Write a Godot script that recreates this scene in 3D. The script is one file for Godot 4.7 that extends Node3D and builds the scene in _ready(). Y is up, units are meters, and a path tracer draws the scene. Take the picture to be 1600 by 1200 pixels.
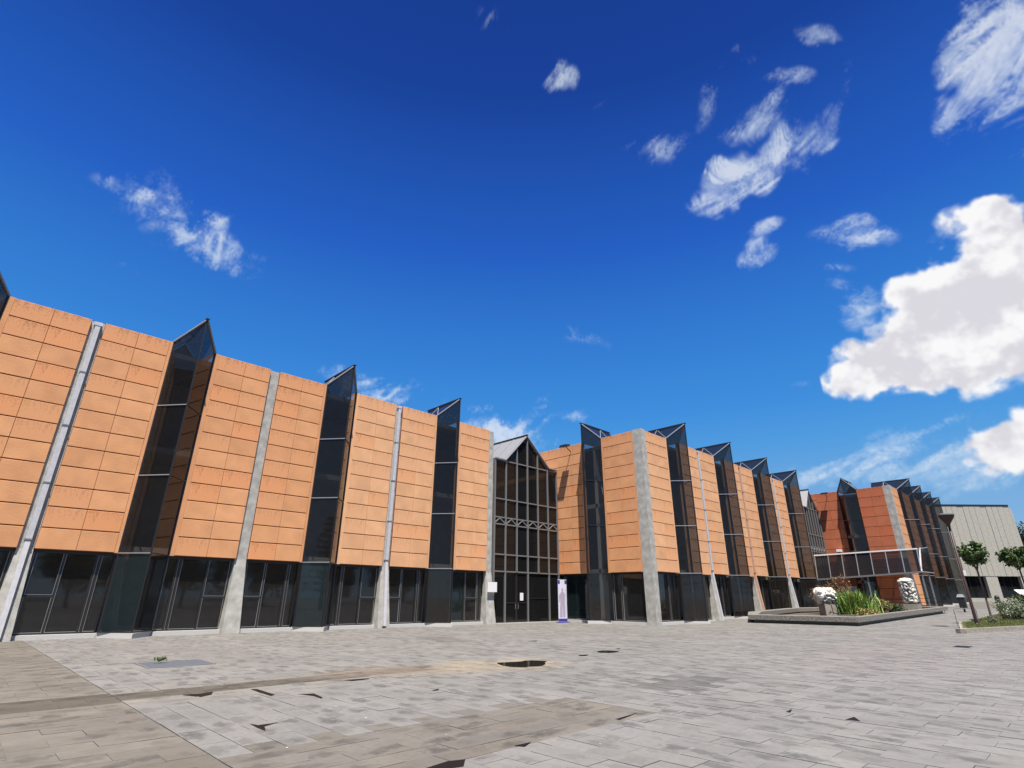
extends Node3D
# Museum courtyard: terracotta panelled wings with triangular glass bays on a lava-stone plaza.
# X runs along the long facades, Z = -v (v = distance away from the camera side), y up.

var rng := RandomNumberGenerator.new()
var used := {}
var M := {}
var cam: Camera3D
const SUN_TRAVEL := Vector3(1.0, -4.1, -1.3)
const EXPOSURE := 1.95

# ---------------------------------------------------------------- naming helpers
func numbered(called: String) -> String:
	if not used.has(called):
		used[called] = 0
		return called
	used[called] += 1
	return "%s_%03d" % [called, used[called]]

func tag(o: Node, label: String, category: String, group := "", kind := "") -> void:
	if label: o.set_meta("label", label)
	if category: o.set_meta("category", category)
	if group: o.set_meta("group", group)
	if kind: o.set_meta("kind", kind)

func thing(called: String, label: String, category: String, at := Vector3.ZERO, group := "") -> Node3D:
	var o := Node3D.new()
	o.name = numbered(called)
	add_child(o)
	o.position = at
	tag(o, label, category, group)
	return o

func part(parent: Node, called: String, st: SurfaceTool, m: Material, xf := Transform3D.IDENTITY, smooth := false) -> MeshInstance3D:
	var o := MeshInstance3D.new()
	o.mesh = done(st, m, smooth)
	o.name = called
	o.transform = xf
	parent.add_child(o, true)
	return o

func group_part(parent: Node, called: String, xf := Transform3D.IDENTITY) -> Node3D:
	var o := Node3D.new()
	o.name = called
	o.transform = xf
	parent.add_child(o, true)
	return o

func top(called: String, st: SurfaceTool, m: Material, label: String, category: String, group := "", kind := "", xf := Transform3D.IDENTITY) -> MeshInstance3D:
	var o := MeshInstance3D.new()
	o.mesh = done(st, m)
	o.name = numbered(called)
	o.transform = xf
	add_child(o)
	tag(o, label, category, group, kind)
	return o

func done(st: SurfaceTool, m: Material, smooth := false) -> ArrayMesh:
	if smooth:
		st.index()
	st.generate_normals()
	var me := st.commit()
	me.surface_set_material(0, m)
	return me

# ---------------------------------------------------------------- shape helpers
func mb(smooth := false) -> SurfaceTool:
	var st := SurfaceTool.new()
	st.begin(Mesh.PRIMITIVE_TRIANGLES)
	st.set_smooth_group(0 if smooth else -1)
	return st

func vert(st: SurfaceTool, p: Vector3, uv: Vector2) -> void:
	st.set_uv(uv)
	st.add_vertex(p)

# corners counter-clockwise seen from outside
func quad(st: SurfaceTool, a: Vector3, b: Vector3, c: Vector3, d: Vector3) -> void:
	vert(st, a, Vector2(0, 1)); vert(st, c, Vector2(1, 0)); vert(st, b, Vector2(1, 1))
	vert(st, a, Vector2(0, 1)); vert(st, d, Vector2(0, 0)); vert(st, c, Vector2(1, 0))

func tri(st: SurfaceTool, a: Vector3, b: Vector3, c: Vector3) -> void:
	vert(st, a, Vector2(0, 1)); vert(st, c, Vector2(0.5, 0)); vert(st, b, Vector2(1, 1))

# q: bottom four then top four, both counter-clockwise seen from above (x right, z towards viewer: back-left, front-left, front-right, back-right)
func hexa(st: SurfaceTool, q: Array) -> void:
	quad(st, q[3], q[2], q[1], q[0])
	quad(st, q[4], q[5], q[6], q[7])
	for k in 4:
		var n := (k + 1) % 4
		quad(st, q[k], q[n], q[n + 4], q[k + 4])

func box(st: SurfaceTool, x0: float, x1: float, y0: float, y1: float, z0: float, z1: float) -> void:
	hexa(st, [Vector3(x0, y0, z0), Vector3(x0, y0, z1), Vector3(x1, y0, z1), Vector3(x1, y0, z0),
		Vector3(x0, y1, z0), Vector3(x0, y1, z1), Vector3(x1, y1, z1), Vector3(x1, y1, z0)])

# rectangular bar from a to b, w wide (across "side") and d deep
func bar(st: SurfaceTool, a: Vector3, b: Vector3, w: float, d: float, side := Vector3.ZERO) -> void:
	var dir := (b - a).normalized()
	var s := side
	if s == Vector3.ZERO:
		s = dir.cross(Vector3.UP) if absf(dir.y) < 0.95 else Vector3.RIGHT
	s = (s - dir * s.dot(dir)).normalized()
	var t := s.cross(dir).normalized()
	s *= w / 2.0
	t *= d / 2.0
	hexa(st, [a - s - t, a - s + t, a + s + t, a + s - t, b - s - t, b - s + t, b + s + t, b + s - t])

func tube(st: SurfaceTool, pts: Array, radii: Array, n := 8) -> void:
	var rings := []
	for i in pts.size():
		var dir: Vector3 = (pts[mini(i + 1, pts.size() - 1)] - pts[maxi(i - 1, 0)]).normalized()
		var s := dir.cross(Vector3.FORWARD if absf(dir.dot(Vector3.FORWARD)) < 0.9 else Vector3.RIGHT).normalized()
		var t := dir.cross(s).normalized()
		var ring := []
		for k in n:
			var a := TAU * k / n
			ring.append(pts[i] + (s * cos(a) + t * sin(a)) * radii[i])
		rings.append(ring)
	for i in rings.size() - 1:
		for k in n:
			var m := (k + 1) % n
			quad(st, rings[i][k], rings[i][m], rings[i + 1][m], rings[i + 1][k])
	for k in n:
		var m := (k + 1) % n
		tri(st, rings[0][m], rings[0][k], pts[0])
		tri(st, rings[-1][k], rings[-1][m], pts[-1])

func ramp(u: float) -> float:
	return clampf(0.024 * (u - 36.0), 0.0, 1.62)

# ---------------------------------------------------------------- materials
func srgb(r: float, g: float, b: float, a := 1.0) -> Color:
	var c := Color(r, g, b).linear_to_srgb()
	c.a = a
	return c

func mat(called: String, r: float, g: float, b: float, rough := 0.8, metal := 0.0, tex: Texture2D = null, size := 1.0, bump: Texture2D = null, depth := 1.0) -> StandardMaterial3D:
	var m := StandardMaterial3D.new()
	m.resource_name = called
	m.albedo_color = srgb(r, g, b)
	m.roughness = rough
	m.metallic = metal
	if tex:
		m.albedo_texture = tex
		m.uv1_triplanar = true
		m.uv1_world_triplanar = true
		m.uv1_scale = Vector3.ONE * size
	if bump:
		m.normal_enabled = true
		m.normal_texture = bump
		m.normal_scale = depth
	M[called] = m
	return m

func glass(called: String, r: float, g: float, b: float, a: float, rough := 0.02, shine := 0.36) -> StandardMaterial3D:
	var m := StandardMaterial3D.new()
	m.resource_name = called
	m.albedo_color = srgb(r, g, b, a)
	m.transparency = BaseMaterial3D.TRANSPARENCY_ALPHA
	m.roughness = rough
	m.metallic_specular = shine
	m.normal_enabled = true
	m.normal_texture = M.wobble
	m.normal_scale = 0.035
	m.uv1_triplanar = true
	m.uv1_world_triplanar = true
	m.uv1_scale = Vector3.ONE * 0.35
	m.cull_mode = BaseMaterial3D.CULL_DISABLED
	M[called] = m
	return m

func noise_tex(freq: float, lo: float, hi: float, oct := 5, sd := 1, size := 512, normal := false, strength := 4.0) -> NoiseTexture2D:
	var n := FastNoiseLite.new()
	n.noise_type = FastNoiseLite.TYPE_SIMPLEX_SMOOTH
	n.frequency = freq
	n.fractal_octaves = oct
	n.seed = sd
	var t := NoiseTexture2D.new()
	t.width = size
	t.height = size
	t.seamless = true
	t.noise = n
	if normal:
		t.as_normal_map = true
		t.bump_strength = strength
	else:
		var g := Gradient.new()
		g.set_color(0, Color(lo, lo, lo))
		g.set_color(1, Color(hi, hi, hi))
		t.color_ramp = g
	return t

# cast panel with rain streaks and blotches of lichen along its top edge
func streak_tex(sd: int, amp := 0.18) -> ImageTexture:
	var im := Image.create(256, 128, false, Image.FORMAT_RGB8)
	var n := FastNoiseLite.new()
	n.seed = sd
	n.frequency = 1.0
	n.fractal_octaves = 4
	for y in 128:
		for x in 256:
			var fx := x / 256.0
			var fy := y / 128.0
			var s := n.get_noise_2d(fx * 22.0, fy * 1.2)
			var blot := n.get_noise_2d(fx * 9.0 + 40.0, fy * 6.0)
			var reach := 0.30 + 0.55 * n.get_noise_2d(fx * 5.0 + 9.0, 3.0)
			var d := smoothstep(-0.1, 0.7, s * 0.6 + 0.7 * blot + (reach - fy) * 0.9)
			var f := n.get_noise_2d(fx * 60.0, fy * 40.0) * 0.06
			var k := 1.0 - amp * d + f
			im.set_pixel(x, y, Color(clampf(0.95 * k + 0.02, 0, 1), clampf(0.95 * k, 0, 1), clampf(0.94 * k, 0, 1)))
	return ImageTexture.create_from_image(im)

# sixteen slab faces: fine lava-stone grain, damp darker ovals worn into the middle
func slab_tex() -> ImageTexture:
	var s := 1024
	var im := Image.create(s, s, false, Image.FORMAT_RGB8)
	var n := FastNoiseLite.new()
	n.seed = 5
	n.frequency = 1.0
	n.fractal_octaves = 4
	var r := RandomNumberGenerator.new()
	r.seed = 77
	var cell := s / 4
	for cy in 4:
		for cx in 4:
			var k := cx + cy * 4
			var spots := []
			for i in r.randi_range(1, 3):
				spots.append([r.randf_range(0.25, 0.75), r.randf_range(0.15, 0.85), r.randf_range(0.2, 0.5), r.randf_range(0.12, 0.36), r.randf_range(0.03, 0.15)])
			var tone := r.randf_range(0.88, 0.93)
			for y in cell:
				for x in cell:
					var fx := x / float(cell)
					var fy := y / float(cell)
					var w := n.get_noise_2d(fx * 3.0 + k * 17.0, fy * 5.0)
					var w2 := n.get_noise_2d(fx * 3.0 + k * 17.0 + 90.0, fy * 5.0 + 50.0)
					var v := tone + 0.05 * n.get_noise_2d(fx * 34.0 + k * 31.0, fy * 60.0) + 0.05 * w
					for p in spots:
						var d := Vector2((fx - p[0] + w * 0.22) / p[2], (fy - p[1] + w2 * 0.22) / p[3]).length()
						v -= p[4] * (1.0 - smoothstep(0.45, 1.15, d))
					v = clampf(v, 0.3, 1.0)
					im.set_pixel(cx * cell + x, cy * cell + y, Color(v, v * 0.995, v * 0.985))
	return ImageTexture.create_from_image(im)

func make_materials() -> void:
	M.wobble = noise_tex(0.008, 0, 1, 2, 55, 256, true, 2.0)
	var mott := noise_tex(0.006, 0.90, 1.0, 5, 3)
	var fine := noise_tex(0.05, 0.88, 1.0, 5, 8)
	var grain := noise_tex(0.09, 0, 1, 4, 12, 512, true, 3.0)
	var conc := noise_tex(0.007, 0.80, 1.0, 5, 21)
	M.grain = grain
	var soil_tex := [streak_tex(50, 0.10), streak_tex(51, 0.13)]
	var tones := [[1.0, 1.0, 1.0], [0.95, 0.94, 0.94], [1.04, 1.05, 1.07], [0.98, 1.01, 1.04], [1.02, 0.97, 0.93]]
	var bases := {"ochre": [0.69, 0.33, 0.148], "sand": [0.73, 0.395, 0.20], "brick": [0.49, 0.145, 0.062]}
	for k in bases:
		var c: Array = bases[k]
		for i in 5:
			var t: Array = tones[i]
			mat("%s_panel_%d" % [k, i], c[0] * t[0], c[1] * t[1], c[2] * t[2], 0.85, 0.0, mott, 0.22, grain, 0.12)
			if i > 2:
				var soiled: StandardMaterial3D = M["%s_panel_%d" % [k, i]]
				soiled.uv1_triplanar = false
				soiled.uv1_world_triplanar = false
				soiled.uv1_scale = Vector3.ONE
				soiled.normal_enabled = false
				soiled.albedo_texture = soil_tex[i - 3]
		for i in 3:
			var m := mat("%s_weathered_%d" % [k, i], c[0] * 0.98, c[1] * 0.98, c[2], 0.88)
			m.albedo_texture = streak_tex(30 + i)
		mat(k + "_backing", c[0] * 0.25, c[1] * 0.14, c[2] * 0.12, 0.95)
	mat("concrete", 0.47, 0.46, 0.415, 0.9, 0.0, conc, 0.45, grain, 0.8)
	mat("pale_concrete", 0.40, 0.385, 0.33, 0.9, 0.0, fine, 0.10, grain, 0.3)
	mat("plinth", 0.55, 0.54, 0.51, 0.8, 0.0, fine, 0.8)
	mat("inner_wall", 0.42, 0.40, 0.36, 0.9, 0.0, mott, 0.3)
	mat("inner_floor", 0.27, 0.25, 0.23, 0.7)
	mat("dark_metal", 0.018, 0.017, 0.018, 0.45, 0.2)
	mat("bronze_metal", 0.035, 0.030, 0.027, 0.4, 0.4)
	mat("grey_metal", 0.23, 0.23, 0.23, 0.5, 0.3, fine, 1.2)
	mat("aluminium", 0.42, 0.42, 0.43, 0.38, 0.6)
	mat("zinc_sheet", 0.33, 0.33, 0.34, 0.5, 0.25, fine, 0.9)
	mat("pipe_grey", 0.55, 0.54, 0.56, 0.55, 0.0, mott, 0.9)
	mat("pipe_pink", 0.58, 0.34, 0.24, 0.6, 0.0, mott, 0.9)
	mat("roof_felt", 0.16, 0.15, 0.14, 0.95, 0.0, mott, 0.3)
	glass("bay_glass", 0.013, 0.012, 0.012, 0.60)
	glass("ground_glass", 0.016, 0.014, 0.012, 0.66, 0.03, 0.5)
	glass("teal_glass", 0.015, 0.025, 0.027, 0.58, 0.03, 0.5)
	glass("hall_glass", 0.010, 0.010, 0.010, 0.955)
	glass("roof_glass", 0.012, 0.018, 0.035, 0.82, 0.06)
	glass("canopy_glass", 0.020, 0.019, 0.022, 0.83, 0.05, 0.22)
	mat("weathered_concrete", 0.27, 0.255, 0.225, 0.92, 0.0, noise_tex(0.02, 0.6, 1.0, 6, 71), 0.6, grain, 0.8)
	mat("white_sheet", 0.75, 0.75, 0.74, 0.6)
	mat("black_paint", 0.012, 0.012, 0.013, 0.5)
	mat("lamp_brown", 0.045, 0.022, 0.018, 0.5, 0.2)
	mat("kerb_stone", 0.33, 0.30, 0.25, 0.9, 0.0, conc, 0.9)
	mat("soil", 0.09, 0.07, 0.05, 0.95, 0.0, mott, 1.0)

# ---------------------------------------------------------------- building pieces
var panel_cache := {}
func panel_mesh(w: float, h: float) -> ArrayMesh:
	var key := "%.3f_%.3f" % [w, h]
	if panel_cache.has(key):
		return panel_cache[key]
	var st := mb()
	var gx := 0.007
	var gy := 0.024
	var c := 0.009
	var o := [Vector3(gx, gy, -c), Vector3(w - gx, gy, -c), Vector3(w - gx, h - gy, -c), Vector3(gx, h - gy, -c)]
	var f := [Vector3(gx + c, gy + c, 0), Vector3(w - gx - c, gy + c, 0), Vector3(w - gx - c, h - gy - c, 0), Vector3(gx + c, h - gy - c, 0)]
	quad(st, f[0], f[1], f[2], f[3])
	for k in 4:
		var n := (k + 1) % 4
		quad(st, o[k], o[n], f[n], f[k])
		var b := Vector3(0, 0, -0.045)
		quad(st, o[k] + b, o[n] + b, o[n], o[k])
	st.generate_normals()
	panel_cache[key] = st.commit()
	return panel_cache[key]

# two columns and twelve courses of cast panels hung on a backing wall
func block(b: Node3D, F: Transform3D, x0: float, x1: float, y0: float, y1: float, tone: String, columns := 2, ml := 0.0, mr := 0.0) -> void:
	var w := x1 - x0
	var h := y1 - y0
	var n := group_part(b, "panel_block", Transform3D(F.basis, F * Vector3(x0, y0, 0)))
	var st := mb()
	box(st, 0.004, w - 0.004, 0.004, h - 0.03, -0.34, -0.04)
	part(n, "backing", st, M[tone + "_backing"])
	for q in [[0.0, ml], [w - mr, w]]:
		if q[1] - q[0] > 0.01:
			st = mb()
			box(st, q[0], q[1], 0.0, h - 0.004, -0.34, -0.002)
			part(n, "edge_band", st, M["%s_panel_%d" % [tone, rng.randi() % 3]])
	var pw := (w - ml - mr) / columns
	var ph := h / 12.0
	for r in 12:
		for c in columns:
			var o := MeshInstance3D.new()
			o.mesh = panel_mesh(snappedf(pw, 0.005), ph)
			o.name = "panel"
			if r == 11 or (r == 10 and rng.randf() < 0.3):
				o.material_override = M["%s_weathered_%d" % [tone, rng.randi() % 3]]
			else:
				o.material_override = M["%s_panel_%d" % [tone, rng.randi() % 5]]
			o.position = Vector3(ml + c * pw, r * ph, rng.randf_range(-0.004, 0.003))
			o.rotation = Vector3(rng.randf_range(-0.003, 0.003), rng.randf_range(-0.002, 0.002), 0)
			n.add_child(o, true)

func pilaster(b: Node3D, F: Transform3D, x0: float, x1: float, base: float, yb: float, pipe := "") -> void:
	var st := mb()
	var z0 := -0.55
	box(st, x0 + 0.003, x1 - 0.003, yb, 13.56, z0, -0.13)
	hexa(st, [Vector3(x0 - 0.14, base, z0), Vector3(x0 - 0.14, base, 0.28), Vector3(x1 + 0.14, base, 0.28), Vector3(x1 + 0.14, base, z0),
		Vector3(x0 + 0.003, yb, z0), Vector3(x0 + 0.003, yb, -0.13), Vector3(x1 - 0.003, yb, -0.13), Vector3(x1 - 0.003, yb, z0)])
	part(b, "pilaster", st, M.concrete, F)
	if pipe == "":
		return
	var p := group_part(b, "drainpipe", F)
	var xm := (x0 + x1) / 2.0
	var m: Material = M[pipe]
	var ys := [13.35, 11.0, 8.5, 6.0, yb + 0.35]
	for i in 4:
		st = mb()
		box(st, xm - 0.10, xm + 0.10, ys[i + 1] + 0.008, ys[i], -0.128, 0.035 + 0.006 * (i % 2))
		part(p, "pipe_section", st, m)
		st = mb()
		box(st, xm - 0.115, xm + 0.115, ys[i + 1] - 0.03, ys[i + 1] + 0.03, -0.126, 0.055)
		part(p, "bracket", st, M.grey_metal)
	st = mb()
	box(st, xm - 0.15, xm + 0.15, 13.352, 13.52, -0.128, 0.05)
	part(p, "hopper", st, m)
	st = mb()
	var lo := base + 0.12
	hexa(st, [Vector3(xm - 0.09, lo, 0.26), Vector3(xm - 0.09, lo, 0.42), Vector3(xm + 0.09, lo, 0.42), Vector3(xm + 0.09, lo, 0.26),
		Vector3(xm - 0.09, yb + 0.31, -0.15), Vector3(xm - 0.09, yb + 0.31, 0.03), Vector3(xm + 0.09, yb + 0.31, 0.03), Vector3(xm + 0.09, yb + 0.31, -0.15)])
	part(p, "pipe_section", st, m)

func pane(n: Node3D, pts: Array, m: Material) -> void:
	var st := mb()
	for i in pts.size() - 2:
		tri(st, pts[0], pts[i + 1], pts[i + 2])
	part(n, "pane", st, m)

# triangular oriel from the pavement to a pointed glass roof above the parapet
func bay(b: Node3D, F: Transform3D, x0: float, x1: float, base: float, yb: float, teal := false, light_cap := true, deep := 1.2) -> void:
	var n := group_part(b, "glass_bay", F)
	var xm := (x0 + x1) / 2.0
	var zc := -0.03
	var H := 13.58
	var A := 14.75
	var levels := [base + 0.22, yb, 6.78, 10.18, H]
	var st := mb()
	# posts at the corners and the front edge
	bar(st, Vector3(x0 + 0.04, base + 0.2, zc), Vector3(x0 + 0.04, H, zc), 0.07, 0.10, Vector3.RIGHT)
	bar(st, Vector3(x1 - 0.04, base + 0.2, zc), Vector3(x1 - 0.04, H, zc), 0.07, 0.10, Vector3.RIGHT)
	bar(st, Vector3(xm, base + 0.2, deep), Vector3(xm, A - 0.03, deep), 0.06, 0.08, Vector3.RIGHT)
	part(n, "frame", st, M.dark_metal)
	for s in [0, 1]:
		var c := Vector3(x0 + 0.03, 0, zc) if s == 0 else Vector3(x1 - 0.03, 0, zc)
		var a := Vector3(xm, 0, deep)
		for i in 4:
			var y0: float = levels[i] + 0.02
			var y1: float = levels[i + 1] - 0.02
			var q := [c + Vector3(0, y0, 0), a + Vector3(0, y0, 0), a + Vector3(0, y1, 0), c + Vector3(0, y1, 0)]
			if i == 3:
				q = [c + Vector3(0, y0, 0), a + Vector3(0, y0, 0), a + Vector3(0, A - 0.05, 0), c + Vector3(0, H, 0)]
			if s == 1:
				q.reverse()
			pane(n, q, (M.teal_glass if teal and s == 0 else M.ground_glass) if i == 0 else M.bay_glass)
		for i in 4:
			st = mb()
			var off := (a - c).cross(Vector3.UP).normalized() * (0.02 if s == 1 else -0.02)
			bar(st, c + Vector3(0, levels[i], 0) - off, a + Vector3(0, levels[i], 0) - off, 0.05, 0.045)
			part(n, "transom", st, M.aluminium if s == 0 and i > 0 else M.bronze_metal)
		st = mb()
		bar(st, c + Vector3(0, H + 0.03, 0), a + Vector3(0, A + 0.0, 0), 0.13, 0.07)
		part(n, "rake_cap", st, M.zinc_sheet if light_cap else M.aluminium)
		# roof slope back to the ridge
		var back := -2.6
		var rc := Vector3(c.x, H, 0)
		var e0 := Vector3(c.x, H + 0.02, zc)
		var e1 := Vector3(c.x, H + 0.02, back)
		var r0 := Vector3(xm, A - 0.01, deep)
		var r1 := Vector3(xm, A - 0.01, back)
		var em := e0.lerp(e1, 0.5)
		var rm := Vector3(xm, A - 0.01, (zc + back) / 2.0)
		var q1 := [e0, r0, rm, em]
		var q2 := [em, rm, r1, e1]
		if s == 0:
			q1.reverse()
			q2.reverse()
		pane(n, q1, M.roof_glass)
		pane(n, q2, M.roof_glass)
		st = mb()
		bar(st, em + Vector3(0, 0.02, 0), rm + Vector3(0, 0.02, 0), 0.05, 0.05)
		bar(st, e0 + Vector3(0, 0.0, 0), e1 + Vector3(0, 0.0, 0), 0.08, 0.10)
		bar(st, Vector3(c.x, H + 0.05, zc), rm + Vector3(0, 0.03, 0), 0.04, 0.04)
		part(n, "roof_bar", st, M.aluminium)
	st = mb()
	bar(st, Vector3(xm, A + 0.04, deep + 0.10), Vector3(xm, A + 0.04, -2.6), 0.16, 0.07)
	part(n, "ridge_cap", st, M.dark_metal)
	st = mb()
	tri(st, Vector3(x1 - 0.03, H, -2.6), Vector3(x0 + 0.03, H, -2.6), Vector3(xm, A - 0.02, -2.6))
	part(n, "gable_end", st, M.dark_metal)
	# stone sill following the triangle
	st = mb()
	hexa(st, [Vector3(x0 - 0.02, base - 0.3, zc - 0.1), Vector3(xm, base - 0.3, deep + 0.22), Vector3(xm, base - 0.3, deep + 0.219), Vector3(x1 + 0.02, base - 0.3, zc - 0.1),
		Vector3(x0 - 0.02, base + 0.195, zc - 0.1), Vector3(xm, base + 0.195, deep + 0.22), Vector3(xm, base + 0.195, deep + 0.219), Vector3(x1 + 0.02, base + 0.195, zc - 0.1)])
	part(n, "sill", st, M.plinth)

# shop-height glazing under a panel block; cols: [width share, split height or 0]
func window(b: Node3D, F: Transform3D, x0: float, x1: float, base: float, yb: float, cols: Array, teal_first := false) -> void:
	var n := group_part(b, "window", F)
	var z := -0.36
	var y0 := base + 0.24
	var y1 := yb - 0.02
	var total := 0.0
	for c in cols:
		total += c[0]
	var st := mb()
	box(st, x0, x1, y1 - 0.10, y1 + 0.10, z - 0.06, z + 0.06)
	box(st, x0, x1, y0 - 0.07, y0, z - 0.06, z + 0.06)
	var x := x0
	var beads := mb()
	var k := 0
	for c in cols:
		var w: float = (x1 - x0) * c[0] / total
		box(st, x, x + 0.045, y0, y1 - 0.1, z - 0.05, z + 0.055)
		box(st, x + w - 0.045, x + w - 0.001, y0, y1 - 0.1, z - 0.05, z + 0.055)
		var spans := [[y0, y1 - 0.1]]
		if c[1] > 0.0:
			spans = [[y0, base + c[1]], [base + c[1] + 0.09, y1 - 0.1]]
			box(st, x + 0.045, x + w - 0.045, base + c[1], base + c[1] + 0.09, z - 0.05, z + 0.056)
		for s in spans:
			var a := x + 0.046
			var e := x + w - 0.046
			pane(n, [Vector3(a, s[0], z), Vector3(e, s[0], z), Vector3(e, s[1], z), Vector3(a, s[1], z)], M.teal_glass if teal_first and k == 0 else M.ground_glass)
			box(beads, a, e, s[0] + 0.001, s[0] + 0.014, z + 0.004, z + 0.064)
			box(beads, a, a + 0.010, s[0] + 0.014, s[1], z + 0.004, z + 0.060)
			if c[1] > 0.0:
				box(beads, e - 0.010, e, s[0] + 0.014, s[1], z + 0.004, z + 0.060)
		x += w
		k += 1
	part(n, "frame", st, M.bronze_metal)
	part(n, "bead", beads, M.aluminium)
	st = mb()
	box(st, x0, x1, base - 0.3, base + 0.17, z - 0.2, -0.06)
	part(n, "sill", st, M.plinth)

const LEFT_COLS := [[0.10, 0.0], [1.0, 1.55], [1.15, 0.0], [0.13, 0.0], [0.5, 0.0]]
const RIGHT_COLS := [[0.45, 0.0], [0.13, 0.0], [1.15, 0.0], [1.0, 1.55], [0.08, 0.0]]

# closed rooms behind a facade: roof, two floors, rear and end walls
func rooms(b: Node3D, F: Transform3D, x0: float, x1: float, depth: float, base: float) -> void:
	var st := mb()
	box(st, x0, x1, 12.95, 13.2, -depth, -0.36)
	part(b, "roof_slab", st, M.roof_felt, F)
	st = mb()
	box(st, x0, x1, 3.42, 3.72, -depth, -0.80)
	part(b, "floor_slab", st, M.inner_floor, F)
	st = mb()
	box(st, x0, x1, 8.3, 8.6, -depth, -1.6)
	part(b, "floor_slab", st, M.inner_floor, F)
	st = mb()
	box(st, x0, x1, base - 0.4, base + 0.05, -depth, -0.6)
	part(b, "floor_slab", st, M.inner_floor, F)
	st = mb()
	box(st, x0, x1, base - 0.4, 13.55, -depth - 0.3, -depth)
	part(b, "rear_wall", st, M.inner_wall, F)
	st = mb()
	box(st, x0, x1, base + 0.05, 12.95, -5.0, -4.8)
	part(b, "inner_wall", st, M.inner_wall, F)

func end_wall(b: Node3D, F: Transform3D, x: float, depth: float, z1 := -0.36, y1 := 13.55) -> void:
	var st := mb()
	box(st, x - 0.15, x + 0.15, -0.3, y1, -depth, z1)
	part(b, "end_wall", st, M.concrete, F)

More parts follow.
